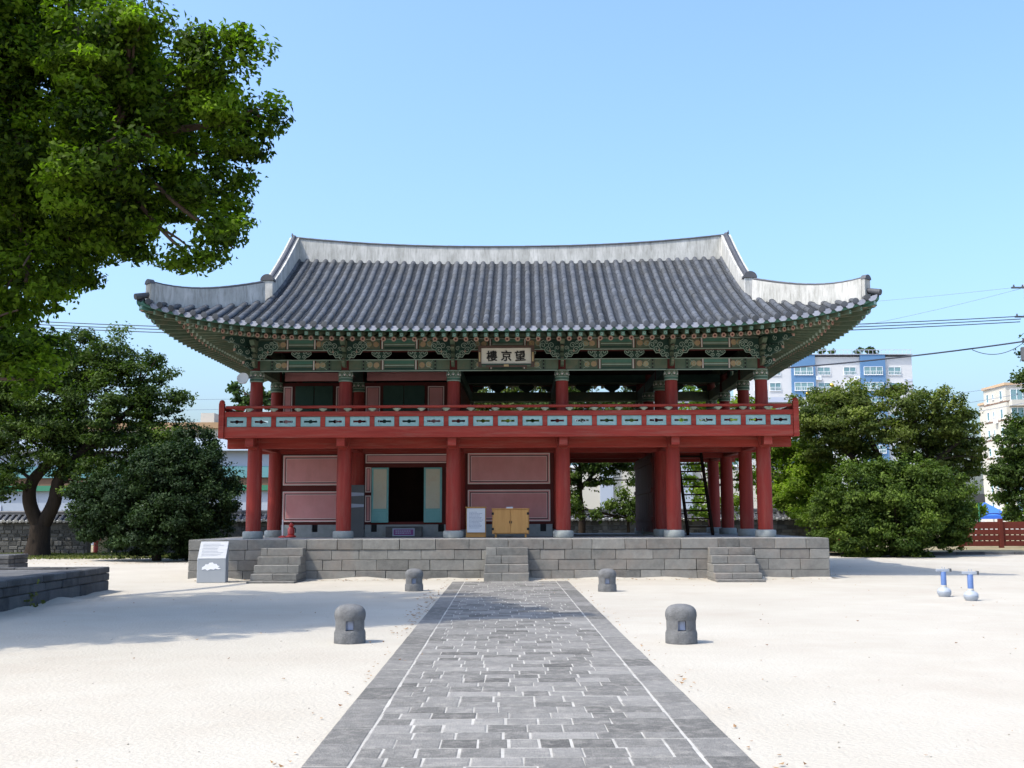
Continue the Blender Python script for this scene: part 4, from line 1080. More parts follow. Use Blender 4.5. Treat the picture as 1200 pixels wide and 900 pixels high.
# ------------------------------------------------------------------ buildings beyond the wall
def window(parent, x, z, w, h, y, nm='window', frame=None, split=2, deep=.16, rail=False, Mx=None):
    f = MB(); f.M = Mx; e = .07; y0, y1 = y - .09, y - .003
    f.box(x - w / 2, x + w / 2, y0, y1, z, z + e); f.box(x - w / 2, x + w / 2, y0, y1, z + h - e, z + h)
    for i in range(split + 1):
        xx = x - w / 2 + (w - e) * i / split; f.box(xx, xx + e, y0 + .004, y1 - .001, z + e, z + h - e)
    f.box(x - w / 2 - .05, x + w / 2 + .05, y - .14, y - .003, z - .08, z - .002)
    if rail:
        for i in range(9): xx = x - w / 2 + .05 + (w - .14) * i / 8; f.box(xx, xx + .04, y - .2, y - .17, z + .0, z + .62)
        f.box(x - w / 2, x + w / 2, y - .21, y - .16, z + .62, z + .68)
    fo = f.build(nm, frame or M['white'], parent)
    g_ = MB(); g_.M = Mx; g_.box(x - w / 2 + .02, x + w / 2 - .02, y - .035, y - .005, z + .02, z + h - .02, 0); g_.build('pane', M['glass'], fo)
    return fo

# blue and white apartment block, far right behind the trees
t = thing('apartment_building', (46.0, 200.0, 0), 0, 'white and blue apartment block with many windows behind the right trees', 'apartment block')
HT = 31.2
q = MB(); segs = [(-1, 5.0, 0), (5.0, 7.2, 0), (7.2, 11.6, 1), (11.6, 20.0, 0), (20.0, 24.6, 1), (24.6, 29.7, 0)]
for x0, x1, b_ in segs:
    q.box(x0, x1 - .002, -.5 * b_, 12, 0, HT + .35 * b_, b_, .5)
q.box(-1.1, 29.8, -.62, 12.1, HT + .36, HT + .45, 2)
q.build('wall', [M['apt_white'], M['apt_blue'], M['apt_grey']], t)
q = MB()
for i in range(40): q.box(-1 + i * .78, -1 + i * .78 + .06, -.35, -.29, HT + .45, HT + 1.25)
q.box(-1, 29.7, -.36, -.28, HT + 1.2, HT + 1.3); q.build('roof_railing', M['apt_grey'], t)
for fl in range(9):
    z = HT - 3.4 - fl * 2.9
    if z < 2: break
    for x, w, b_ in ((1.4, 2.2, 0), (4.2, 2.1, 0), (9.4, 3.5, 1), (13.3, 2.4, 0), (18.1, 2.3, 0), (22.3, 3.5, 1), (26.4, 2.4, 0)):
        window(t, x, z, w, 1.5, -.5 * b_, split=3 if b_ else 2, rail=True)
    if fl in (0, 1, 3, 4):
        for x in (12.2, 19.3):
            a = MB(); a.box(x - .45, x + .45, -.55, -.02, z - .95, z - .25, 0); a.lathe([(0, 0), (.28, 0), (.28, .02), (0, .02)], 12, (x, -.58, z - .6), 1) if 0 else None; a.box(x - .3, x + .25, -.565, -.551, z - .85, z - .35, 1); a.build('air_conditioner', [M['white'], M['apt_grey']], t)
a = MB()
for z in (HT - 4.6, HT - 5.4, HT - 6.2): a.box(28.1, 29.6, -.08, -.01, z, z + .42)
a.build('vent_louvre', M['apt_grey'], t)

# cream apartment block at the right edge
t = thing('apartment_building', (78.9, 170.0, 0), 0, 'cream apartment block with a tan cornice at the right edge', 'apartment block')
q = MB(); q.box(0, 13, 0, 7.9, 0, 22.2, 0, .5); q.box(.3, 13, 7.902, 10.4, 0, 20.0, 0, .5)
for k in range(7):
    z = 19.6 - 2.9 * k; q.box(-.06, -.004, .0, 7.9, z, z + .16, 1); q.box(0, 13.0, -.06, -.004, z, z + .16, 1)
q.build('wall', [M['apt_cream'], M['shed_brown']], t)
q = MB(); q.box(-.25, 13.2, -.25, 8.1, 22.2, 22.6); q.box(.1, 13.2, 8.102, 10.6, 20.0, 20.35); q.build('cornice', M['cornice_orange'], t)
LM = Matrix.Rotation(-math.pi / 2, 4, 'Z')                      # windows on the left face
for k in range(7):
    z = 20.0 - 2.9 * k
    for y_, w_, h_ in ((1.6, .9, 1.5), (4.4, .6, .9), (6.4, .9, 1.4)): window(t, -y_, z + (.4 if w_ < .7 else 0), w_, h_, 0, split=1, Mx=LM)
    window(t, 2.2, z - .2, 3.0, 1.8, 0, split=3); window(t, 7.5, z - .2, 3.0, 1.8, 0, split=3)
    a = MB(); a.box(.4, 4.2, -1.1, -.062, z - 1.1, z - .35, 0); a.box(.4, 4.2, -1.1, -1.04, z - .349, z - .2, 0); a.build('balcony', M['apt_cream'], t)
    if k in (1, 3): a = MB(); a.box(-.55, -.065, 3.0, 3.7, z - .6, z + .1); a.build('air_conditioner', M['white'], t)
# cream and white house directly behind the pavilion
t = thing('house', (8.0, 76.0, 0), 0, 'cream and white house with blue grey windows seen through the pavilion', 'house')
q = MB(); q.box(-11, 13, 0, 9, 0, 4.9, 0, .5); q.box(-11, 13, .1, 9, 4.902, 9.6, 1, .5)
for x in (-7.6, -.9, 4.6, 10.0): q.box(x - .45, x + .45, -.35, -.002, 0, 9.4, 2, .5)
q.box(-11.1, 13.1, -.2, 9.1, 4.75, 4.9, 1) if 0 else None
q.build('wall', [M['apt_cream'], M['apt_white'], M['shed_blue']], t)
for x in (-9.4, -5, -2.6, 1.8, 7.3, 12): window(t, x, 5.2, 2.2, 1.9, .1, split=2)
for x in (-4.3, 1.8, 7.3): window(t, x, 1.0, 2.4, 1.4, 0, split=2)
q = MB(); q.box(-11.4, 13.4, -.5, 9.4, 9.6, 9.95); q.build('roof', M['apt_grey'], t)

# sheet clad market building at the left, houses behind it
t = thing('market_building', (-28.0, 72.0, 0), 0, 'long low market hall clad in pale blue, teal and green sheets behind the left trees', 'market hall')
q = MB()
for z0, z1, m_, y in ((0, 3.5, 0, 0), (3.5, 3.85, 2, -.25), (3.85, 4.35, 3, -.02), (4.35, 5.1, 1, -.15), (5.1, 6.1, 0, 0)):
    x = -24.0
    while x < 19:
        q.box(x, x + 2.39, y, 10, z0 + .003, z1 - .003, m_); x += 2.4
q.build('wall', [M['shed_blue'], M['shed_teal'], M['shed_green'], M['shed_brown']], t)
q = MB(); q.add([(-24.2, -.5, 6.1), (19.4, -.5, 6.1), (19.4, 5, 7.3), (-24.2, 5, 7.3), (-24.2, 10.4, 6.1), (19.4, 10.4, 6.1)], [(0, 1, 2, 3), (3, 2, 5, 4), (0, 3, 4), (1, 5, 2), (0, 4, 5, 1)]); q.build('roof', M['sheet_roof'], t)
for x in (-18, -12, -6, 2, 8, 14):
    q = MB(); q.box(x - 1.2, x + 1.2, -.06, -.005, .3, 2.6); q.build('shutter', M['apt_grey'], t)
t = thing('house', (-36.0, 112.0, 0), 0, 'cream house with an orange roof edge and a small roof tower behind the market hall', 'house')
q = MB(); q.box(-14, 9, 0, 10, 0, 10.9, 0, .5); q.box(4.6, 6.0, 1, 4, 10.9, 12.6, 0, .5); q.build('wall', M['apt_cream'], t)
q = MB(); q.box(-14.5, 9.5, -.5, 10.5, 10.9, 11.5); q.build('roof', M['roof_orange'], t)
for x in (-11, -6.5, -2, 2.5, 7): window(t, x, 8.3, 2.4, 1.5, 0, split=2)
# blue tent, street sign, flags
t = thing('market_tent', (40.3, 92.0, 0), 0, 'small blue canopy tent beyond the red fence', 'tent')
q = MB(); q.add([(-1.5, -1.5, 1.75), (1.5, -1.5, 1.75), (1.5, 1.5, 1.75), (-1.5, 1.5, 1.75), (0, 0, 2.9), (-1.5, -1.5, 1.45), (1.5, -1.5, 1.45), (1.5, 1.5, 1.45), (-1.5, 1.5, 1.45)],
      [(0, 1, 4), (1, 2, 4), (2, 3, 4), (3, 0, 4), (0, 1, 6, 5), (1, 2, 7, 6), (2, 3, 8, 7), (3, 0, 5, 8)], 0, .5); q.build('canopy', M['tent_blue'], t)
for a in (-1.42, 1.42):
    for b_ in (-1.42, 1.42): q = MB(); q.tube([(a, b_, 0), (a, b_, 1.5)], .04, 6); q.build('leg', M['white'], t)
t = thing('street_sign', (27.75, 64.0, 0), 0, 'green post with a small rectangular sign plate above the red fence', 'street sign')
q = MB(); q.tube([(0, 0, 0), (0, 0, 2.75)], .05, 8); q.build('post', M['shed_green'], t)
q = MB(); q.box(-.35, .35, -.08, -.052, 2.45, 2.95); q.build('sign_plate', M['dark_grey'], t)
for x, z, s_, lb in ((19.15, 9.15, 1, 'right white flag with red and blue disc hanging above the right tree'), (17.75, 8.65, -1, 'left white flag with red and blue disc hanging above the right tree')):
    t = thing('flag_pole', (x - .35, 62.0, 0), 0, lb, 'flag', 'flags on poles behind the trees')
    q = MB(); q.tube([(0, 0, 0), (0, 0, z - .12)], [.07, .045], 8); q.build('pole', M['white'], t)
    q = MB(); q.lathe([(0, -.13), (.10, -.07), (.13, 0), (.10, .07), (0, .13)], 12, (0, 0, z)); q.build('finial', M['gold'], t, smooth=True)
    q = MB(); n = 10; vs = []
    for i in range(n + 1):
        f = i / n
        for k in range(7):
            g_ = k / 6; vs.append((.02 - s_ * -1 * (f * .95) * (-1 if s_ > 0 else 1) * (1), .10 * math.sin(f * 9 + g_ * 2) , z - .55 - g_ * 1.15 - f * f * .5))
    fs = [(i * 7 + k, i * 7 + k + 1, (i + 1) * 7 + k + 1, (i + 1) * 7 + k) for i in range(n) for k in range(6)]
    q.add(vs, fs, 0, .5)
    for i in range(len(fs)):
        a_, b_ = divmod(i, 6)
        if 3 <= a_ <= 6 and b_ in (2, 3): q.m[i] = 1 if b_ == 2 else 2
    fo = q.build('cloth', [M['flag'], M['flag_red'], M['flag_blue']], t, smooth=True)

# ------------------------------------------------------------------ utility pole and cables
t = thing('utility_pole', (29.35, 60.0, 0), 0, 'grey concrete utility pole at the right edge carrying the cables', 'utility pole')
q = MB(); q.tube([(0, 0, 0), (0, 0, 14.6)], [.20, .12], 12); q.build('pole', M['concrete'], t, smooth=True)
for z, L in ((14.35, .9), (12.7, .8), (11.3, .5)):
    q = MB(); q.beam((-L, -.16, z), (L, -.16, z), .09, .09); q.build('crossarm', M['dark_grey'], t)
    for x in (-L * .85, -L * .3, L * .4):
        q = MB(); q.lathe([(.05, 0), (.06, .04), (.03, .07), (.05, .11), (0, .14)], 8, (x, -.16, z + .045)); q.build('insulator', M['dark_grey'], t)
q = MB(); q.lathe([(.16, 10.2), (.2, 10.25), (.2, 10.95), (.14, 11.0)], 12, (-.36, -.1, 0)); q.build('transformer', M['dark_grey'], t)
def cable(a, b_, sag, r, label, m_='cable', group='overhead cables'):
    q = MB(); n = 24; A, B_ = Vector(a), Vector(b_)
    q.tube([A.lerp(B_, i / n) - Vector((0, 0, sag * 4 * (i / n) * (1 - i / n))) for i in range(n + 1)], r, 5)
    tag(q.build('overhead_cable', M[m_]), label, 'cable', group)
cable((28.9, 59.8, 12.72), (-45, 61.5, 14.1), 1.3, .026, 'uppermost of the three bundled cables running behind the pavilion roof')
cable((28.9, 59.9, 12.58), (-45, 61.5, 13.92), 1.3, .026, 'middle of the three bundled cables running behind the pavilion roof')
cable((28.9, 60.0, 12.44), (-45, 61.5, 13.74), 1.3, .026, 'lowest of the three bundled cables running behind the pavilion roof')
cable((28.95, 59.8, 11.3), (2, 66.0, 10.2), .55, .045, 'thick dark cable sagging from the pole past the apartment block')
cable((28.95, 59.8, 11.25), (26.2, 60.2, 10.9), .45, .02, 'thin cable looping below the thick one near the pole')
cable((29.0, 59.8, 14.4), (8, 70.0, 14.8), .3, .010, 'faint high cable from the top of the utility pole', 'cable_pale')
cable((29.0, 59.8, 14.3), (10, 64.0, 11.2), .4, .010, 'faint cable slanting down left from the top of the utility pole', 'cable_pale')
for i, (z0, z1, lb) in enumerate(((9.25, 8.0, 'highest of the low thin cables above the right trees'), (8.75, 7.2, 'middle of the low thin cables above the right trees'), (8.2, 6.6, 'lowest of the low thin cables above the right trees'))):
    cable((30.5, 60.0, z0), (18, 62.0, z1), .25, .013, lb, 'cable_pale')
for i, (z0, lb) in enumerate(((9.2, 'upper of two faint cables left of the pavilion column'), (8.6, 'lower of two faint cables left of the pavilion column'))):
    cable((-22, 64.0, z0 - .6), (2, 64.0, z0 + .2), .2, .011, lb, 'cable_pale')

# ------------------------------------------------------------------ vegetation
rng = np.random.default_rng(5)
def leaf_mesh(name, P, Nn, size, tone, m, parent):
    """one folded four-corner leaf per point"""
    n = len(P)
    rnd = rng.normal(size=(n, 3)); T = np.cross(Nn, rnd); T /= np.linalg.norm(T, axis=1)[:, None] + 1e-9
    B = np.cross(Nn, T); L = size * rng.uniform(.65, 1.3, n)[:, None]; Wd = L * rng.uniform(.42, .62, n)[:, None]
    V = np.empty((n, 4, 3)); V[:, 0] = P - T * L * .5; V[:, 1] = P + B * Wd * .5 + Nn * L * .10; V[:, 2] = P + T * L * .5 - Nn * L * .12; V[:, 3] = P - B * Wd * .5 + Nn * L * .10
    me = bpy.data.meshes.new(name); me.vertices.add(n * 4); me.loops.add(n * 4); me.polygons.add(n)
    me.vertices.foreach_set('co', V.reshape(-1).astype(np.float32)); me.loops.foreach_set('vertex_index', np.arange(n * 4, dtype=np.int32))
    me.polygons.foreach_set('loop_start', np.arange(0, n * 4, 4, dtype=np.int32)); me.polygons.foreach_set('loop_total', np.full(n, 4, dtype=np.int32))
    me.update(calc_edges=True); me.materials.append(m)
    a = me.attributes.new('tone', 'FLOAT', 'FACE'); a.data.foreach_set('value', np.clip(tone, 0, 1).astype(np.float32))
    o = bpy.data.objects.new(name, me); COL.objects.link(o)
    if parent is not None: o.parent = parent
    return o

def crown_points(blobs, rc, per, k, flat=.6, fill=.5, droop=.0, floor=None, loose=.08):
    """blobs -> leaf clumps near their surfaces -> leaf positions, normals, tones"""
    Ps = []; Ns = []; Ts = []
    for (x, y, z, r) in blobs:
        nc = max(3, int(k * (r / rc) ** 2))
        d = rng.normal(size=(nc, 3)); d /= np.linalg.norm(d, axis=1)[:, None]
        rad = r * (fill + (1.06 - fill) * rng.random(nc) ** .55)
        C = np.array([x, y, z]) + d * rad[:, None] * np.array([1, 1, .85])
        for c, dd in zip(C, d):
            if floor is not None and c[2] < floor: continue
            s = rc * (.35 + 1.0 * rng.random() ** 1.4); n = int(per * (s / rc) ** 2 * rng.uniform(.7, 1.2)) + 4
            q = rng.normal(size=(n, 3)); q /= np.linalg.norm(q, axis=1)[:, None]
            q[:, 2] = np.where(q[:, 2] < -.2, q[:, 2] * .6, q[:, 2])
            ax_ = dd * .5 + np.array([0, 0, .35])                   # clumps lean outwards like leafy sprays
            pos = c + q * (s * (rng.random(n) ** .5))[:, None] * np.array([1, 1, flat]) + ax_ * (s * rng.uniform(-.5, .8, n))[:, None]
            pos[:, 2] -= droop * s * (q[:, 0] ** 2 + q[:, 1] ** 2)
            nn = q * .4 + dd * .35 + np.array([0, 0, .5]) + rng.normal(size=(n, 3)) * .6
            nn /= np.linalg.norm(nn, axis=1)[:, None]
            tb = rng.normal(.34, .15); new = rng.random() < .16
            t_ = rng.normal(tb + (.42 if new else 0), .13, n)
            Ps.append(pos); Ns.append(nn); Ts.append(t_)
        n = int(nc * per * loose)                                     # loose leaves
        q = rng.normal(size=(n, 3)); q /= np.linalg.norm(q, axis=1)[:, None]
        pos = np.array([x, y, z]) + q * (r * (fill * .8 + (1.12 - fill * .8) * rng.random(n) ** .7))[:, None] * np.array([1, 1, .88])
        nn = q * .4 + np.array([0, 0, .5]) + rng.normal(size=(n, 3)) * .7; nn /= np.linalg.norm(nn, axis=1)[:, None]
        if floor is not None: kp = pos[:, 2] > floor; pos = pos[kp]; nn = nn[kp]; n = len(pos)
        Ps.append(pos); Ns.append(nn); Ts.append(rng.normal(.38, .2, n))
    P, Nn, Tt = np.concatenate(Ps), np.concatenate(Ns), np.concatenate(Ts)
    if floor is not None: P[:, 2] = np.maximum(P[:, 2], .03)
    return P, Nn, Tt

def limb(mb, a, b_, r0, r1, wob=.12, n=7):
    A, B_ = Vector(a), Vector(b_); d = B_ - A; pts = []; ra = []
    ph = random.uniform(0, 6); L = d.length
    for i in range(n + 1):
        f = i / n; p_ = A.lerp(B_, f)
        w_ = wob * L * math.sin(math.pi * f) * .6
        pts.append(p_ + Vector((math.sin(ph + f * 3) * w_, math.cos(ph + f * 3) * w_, w_ * .6 * math.sin(f * 3)))); ra.append(r0 * (1 - f) + r1 * f)
    mb.tube(pts, ra, 8, 0, .5); return pts

def tree(name, label, cat, base, trunk, blobs, leafm, barkm, size, rc, per, k, group=None, flat=.6, fill=.5, limbs=None, r0=.3, droop=0, floor=None, twig=True):
    t = thing(name, (base[0], base[1], 0), 0, label, cat, group)
    off = np.array([base[0], base[1], 0.0])
    P, Nn, Tt = crown_points(blobs, rc, per, k, flat, fill, droop, floor)
    leaf_mesh('crown', P - off, Nn, size, Tt, leafm, t)
    mb = MB(); tops = []
    for pth in trunk:                       # each a list of (x, y, z, r) in world
        pts = [Vector((p_[0] - base[0], p_[1] - base[1], p_[2])) for p_ in pth]
        # smooth it
        out = []; ra = []
        for i in range(len(pts) - 1):
            for s_ in range(4):
                f = s_ / 4
                p0, p1, p2, p3 = pts[max(i - 1, 0)], pts[i], pts[i + 1], pts[min(i + 2, len(pts) - 1)]
                out.append(.5 * ((2 * p1) + (p2 - p0) * f + (2 * p0 - 5 * p1 + 4 * p2 - p3) * f * f + (3 * p1 - p0 - 3 * p2 + p3) * f ** 3)); ra.append(pth[i][3] * (1 - f) + pth[i + 1][3] * f)
        out.append(pts[-1]); ra.append(pth[-1][3])
        mb.tube(out, ra, 12, 0, .5); tops += [(out[i], ra[i]) for i in range(len(out) // 3, len(out))]
    if twig:
        for (x, y, z, r) in blobs:
            c = Vector((x - base[0], y - base[1], z))
            tp, tr = min(tops, key=lambda q: (q[0] - c).length + (2.0 if q[0].z > c.z else 0))
            pts = limb(mb, tp, c, max(.02, min(tr * .7, .035 + r * .04)), .02 + r * .012)
            for _ in range(3 if r > .6 else 1):
                d = Vector((random.gauss(0, 1), random.gauss(0, 1), random.gauss(.3, .7))).normalized()
                limb(mb, pts[random.randint(3, 6)], c + d * r * .85, .02 + r * .018, .012, .1, 5)
    mb.build('trunk', barkm, t, smooth=True)
    return t
BLOBS_BIG = [(-8.65,20.00,11.01,1.56),(-6.89,18.00,9.61,0.98),(-8.58,20.00,9.48,1.72),(-10.54,20.00,9.82,2.34),(-5.92,19.00,9.01,1.07),(-4.85,18.00,9.18,0.62),(-4.64,18.50,8.58,0.61),(-6.44,20.00,8.31,1.17),(-6.89,20.00,9.65,0.94),(-7.84,20.00,7.32,0.94),(-8.71,19.00,8.13,1.04),(-6.81,19.00,10.05,0.67),(-5.25,19.00,7.31,0.77),(-4.93,18.50,6.55,0.46),(-6.80,18.00,7.64,1.05),(-6.68,19.00,6.84,0.82),(-8.64,20.00,7.32,1.25),(-5.42,18.50,6.13,0.35),(-8.44,19.00,5.79,0.89),(-7.87,20.00,6.20,0.44),(-8.61,19.00,4.72,0.71),(-10.86,21.00,6.75,1.97),(-7.99,18.50,3.98,0.35),(-13.57,21.00,12.03,3.61),(-13.98,20.00,8.48,2.81),(-15.62,19.00,10.38,2.97),(-13.15,20.00,14.69,3.44),(-9.27,19.00,12.86,1.93),(-14.82,18.00,13.38,2.81),(-13.88,19.00,6.26,1.78),(-6.30,17.50,10.06,0.44),(-5.16,18.00,9.79,0.37),(-4.51,18.00,9.89,0.23),(-4.25,18.50,8.65,0.32),]
BLOBS_MID = [(-18.11,50.00,9.01,1.25),(-19.66,50.00,8.62,1.56),(-16.71,50.00,8.41,1.25),(-20.76,50.00,7.04,1.76),(-18.04,49.00,6.54,1.91),(-15.87,50.00,6.71,1.25),(-14.78,50.00,7.02,0.55),(-21.41,49.00,5.20,1.61),(-19.49,50.00,4.68,1.41),(-16.62,49.00,4.61,1.30),(-23.86,50.00,6.65,1.95),(-21.79,48.00,3.01,0.75),(-14.92,49.00,4.99,0.92),(-17.33,49.00,3.40,1.00),(-23.54,50.00,4.31,1.37),(-19.92,50.00,9.89,0.70),(-21.47,50.00,9.42,1.17),(-22.39,50.00,8.23,1.17),(-19.65,49.00,4.24,1.00),(-17.90,48.00,3.25,1.05),(-20.29,49.00,5.77,1.30),(-14.78,48.00,4.17,0.82),(-15.52,47.00,2.85,0.66),(-23.15,50.00,7.83,1.56),]
BLOBS_DARK = [(-14.18,44.00,2.77,1.72),(-12.67,44.00,3.27,1.31),(-11.68,44.00,2.25,0.89),(-15.00,44.00,1.75,1.72),(-12.98,43.00,1.32,1.34),(-16.31,44.00,2.44,0.96),(-12.09,44.00,1.07,1.10),(-16.50,44.00,1.32,0.69),(-14.21,45.00,4.19,0.70),(-11.44,45.00,1.57,0.56),(-13.00,46.00,4.60,1.01),(-11.49,45.00,3.24,0.84),(-13.67,45.00,3.84,0.91),]
BLOBS_UMB = [(16.33,50.00,6.86,1.25),(17.66,50.00,7.41,0.62),(18.47,50.00,6.22,1.48),(19.57,49.00,6.05,1.38),(20.98,50.00,5.27,1.09),(14.43,51.00,6.57,1.20),(15.30,50.00,5.76,1.41),(19.74,51.00,4.31,1.43),(21.44,51.00,3.82,0.96),(16.54,49.00,5.67,1.15),(21.92,50.00,4.36,0.55),(17.67,49.00,5.09,0.77),(20.67,52.00,2.86,1.22),(14.98,51.00,5.24,1.35),(16.35,51.00,4.44,1.27),(20.76,51.00,4.62,1.35),(15.65,51.00,7.05,0.88),(13.80,51.00,5.84,0.88),]
BLOBS_ROUND = [(16.10,46.00,2.19,2.23),(14.69,46.00,2.72,1.65),(17.92,46.00,2.71,1.58),(18.51,46.00,1.64,1.22),(17.07,46.00,3.61,1.22),(14.22,47.00,1.48,1.25),(16.06,45.00,1.20,1.62),(18.73,46.00,1.04,0.86),(14.65,45.00,1.06,1.05),]
BLOBS_LIME = [(14.16,54.00,5.46,1.18),(13.51,55.00,3.81,1.12),(14.85,53.00,2.90,1.16),(14.54,54.00,4.19,1.27),(13.63,54.00,2.10,0.76),(15.12,53.00,4.55,0.99),(15.14,52.00,1.87,1.22),(13.55,55.00,5.10,0.77),(14.94,54.00,3.56,1.10),(14.06,54.00,2.30,1.10),(15.91,53.00,3.52,1.08),(13.26,55.00,2.75,0.69),]
BLOBS_EDGE = [(28.13,60.00,3.97,1.41),(28.94,60.00,5.61,1.59),(28.41,60.00,2.34,1.12),(30.02,61.00,3.77,2.38),(27.41,60.00,3.74,0.66),]
BLOBS_TALL = [(36.64,75.00,11.36,1.05),(37.62,75.00,10.76,1.76),(38.62,75.00,12.56,2.34),(36.66,75.00,7.79,1.46),]
BLOBS_TENTB = [(34.33,80.00,1.85,0.62),(34.85,80.00,2.22,0.50),(37.94,82.00,1.79,0.64),]
BLOBS_BACKA = [(3.66,47.00,4.25,0.81),(2.99,47.00,3.70,0.66),(4.67,48.00,4.11,0.75),(4.01,47.00,3.33,0.66),(5.42,48.00,3.93,0.53),(2.62,48.00,5.62,1.50),(4.88,48.00,5.62,1.50),(5.41,47.00,3.25,0.37),(2.98,47.00,2.61,0.44),(3.39,48.00,6.76,0.90),(5.46,48.00,6.75,0.68),]
BLOBS_BACKB = [(5.17,46.00,2.22,0.50),(4.70,46.00,1.87,0.43),(5.63,46.00,1.87,0.57),(3.91,46.00,1.66,0.29),(3.19,46.00,1.77,0.32),(2.77,46.00,2.02,0.36),(4.45,46.00,2.15,0.32),]
BLOBS_BACKC = [(0.39,50.00,7.30,0.94),(-0.79,50.00,6.98,1.09),(1.76,50.00,6.98,1.09),(0.38,50.00,6.19,1.56),(-1.66,50.00,7.30,0.70),]
BLOBS_BACKD = [(9.03,50.00,6.76,1.09),(10.18,50.00,5.57,1.17),(10.93,50.00,6.95,0.55),(8.22,50.00,5.78,1.17),(11.39,50.00,6.56,0.62),(9.56,50.00,4.21,0.94),(8.75,50.00,3.04,0.78),(8.81,49.00,1.95,0.61),(10.27,49.00,2.02,0.61),(11.37,50.00,3.42,0.78),(10.94,50.00,4.59,0.78),]
BLOBS_PINE = [(-14.37,60.00,8.48,0.47),(-14.99,60.00,8.81,0.33),(-14.12,60.00,7.86,0.56),(-13.43,60.00,8.28,0.56),(-12.81,60.00,8.09,0.42),]

BLOBS_ROUND = [(x, y, z * .88, r * .96) for x, y, z, r in BLOBS_ROUND]
KS = .87
BLOBS_BIG = [(x * KS, y * KS, 1.6 + (z - 1.6) * KS, r * KS) for x, y, z, r in BLOBS_BIG]
BLOBS_BIG += [(-10.2, 13.6, 9.6, 1.6), (-9.0, 14.8, 10.8, 1.4), (-12.8, 12.6, 9.0, 2.2), (-14.5, 13.0, 11.5, 2.4), (-12.0, 14.5, 12.5, 2.2), (-12.3, 27.6, 10.4, 1.3), (-12.4, 30.0, 10.8, 1.2)]
big = tree('shade_tree', 'large leafy tree overhanging from the upper left corner in the foreground', 'tree', (-12.6, 18.6),
     [[(-12.6, 18.6, 0, .62), (-12.5, 18.5, 1.6, .48), (-12.1, 18.3, 2.9, .42), (-11.4, 18.0, 4.2, .36)],
      [(-11.4, 18.0, 4.2, .33), (-9.6, 17.7, 5.7, .20), (-7.9, 17.3, 6.7, .12), (-6.4, 16.9, 7.3, .10)],
      [(-11.4, 18.0, 4.2, .33), (-10.3, 17.6, 6.5, .22), (-8.5, 17.6, 8.3, .14), (-7.1, 17.4, 9.6, .12)],
      [(-12.1, 18.3, 2.9, .34), (-12.6, 18.0, 6.2, .28), (-12.9, 16.6, 9.4, .20), (-12.4, 15.4, 11.6, .12)],
      [(-12.1, 18.3, 3.6, .28), (-12.4, 20.6, 6.4, .22), (-12.2, 24.0, 9.2, .15), (-12.3, 28.4, 10.5, .07)]],
     BLOBS_BIG, M['leaf_big'], M['bark_brown'], .108, .36, 270, 4.4, flat=.72, fill=.42, droop=.15)
tree('garden_tree', 'spreading dark green tree with a forked trunk before the left courtyard wall', 'tree', (-20.9, 49.6),
     [[(-20.9, 49.6, 0, .62), (-20.85, 49.6, .6, .48), (-20.8, 49.6, 1.4, .42)],
      [(-20.85, 49.6, 1.3, .34), (-21.3, 49.5, 2.4, .30), (-21.2, 49.5, 3.4, .26), (-20.3, 49.6, 4.6, .20), (-19.9, 49.8, 7.2, .11)],
      [(-20.75, 49.6, 1.3, .34), (-20.2, 49.5, 2.4, .30), (-19.9, 49.4, 3.6, .27), (-18.5, 49.4, 5.2, .18), (-16.5, 49.6, 7.0, .09)]],
     BLOBS_MID, M['leaf_mid'], M['bark'], .16, .52, 180, 5.2, flat=.5, fill=.25)
tree('shaded_bush', 'dense blackish green bush left of the terrace', 'bush', (-13.8, 44.0), [[(-13.8, 44, 0, .2), (-13.8, 44, 1.2, .14), (-13.7, 44, 2.6, .08)]],
     BLOBS_DARK, M['leaf_dark'], M['bark'], .13, .40, 260, 5.6, flat=.75, fill=.5, floor=.05)
tree('zelkova_tree', 'broad umbrella crowned tree right of the pavilion, behind the round bush', 'tree', (18.0, 50.5),
     [[(18.0, 50.5, 0, .34), (18.0, 50.5, 2.2, .27), (17.9, 50.4, 3.3, .24)],
      [(17.9, 50.4, 3.2, .18), (17.2, 50.3, 4.6, .13), (16.4, 50.1, 6.4, .07)],
      [(17.9, 50.4, 3.2, .18), (18.5, 50.2, 4.6, .13), (18.7, 50.0, 6.2, .07)],
      [(18.0, 50.5, 2.6, .18), (19.4, 50.0, 3.9, .14), (20.8, 49.8, 5.0, .08)],
      [(18.0, 50.5, 2.6, .16), (16.3, 50.5, 4.2, .12), (14.9, 50.6, 5.9, .06)]],
     BLOBS_UMB, M['leaf_umb'], M['bark'], .155, .50, 200, 4.6, flat=.45, fill=.25)
tree('camellia_bush', 'big round clipped bush in the right planting bed', 'bush', (16.4, 46.0), [[(16.4, 46, 0, .2), (16.4, 46, 1.5, .14), (16.4, 46, 3.0, .08)]],
     BLOBS_ROUND, M['leaf_round'], M['bark'], .135, .40, 230, 5.2, flat=.65, fill=.5, floor=.05)
tree('maple_tree', 'light green slender tree just right of the pavilion columns', 'tree', (14.4, 54.8), [[(14.4, 54.8, 0, .18), (14.5, 54.6, 1.8, .14), (14.2, 54.4, 3.6, .09), (14.3, 54.2, 5.4, .05)]],
     BLOBS_LIME, M['leaf_lime'], M['bark_brown'], .155, .48, 200, 5.0, flat=.55, fill=.25)
tree('edge_tree', 'dark green tree cut off by the right edge above the fence', 'tree', (29.2, 60.6), [[(29.2, 60.6, 0, .25), (29.2, 60.6, 2.4, .2), (29.0, 60.4, 5.0, .1)]],
     BLOBS_EDGE, M['leaf_mid'], M['bark'], .21, .55, 190, 4.2, flat=.5, fill=.35)
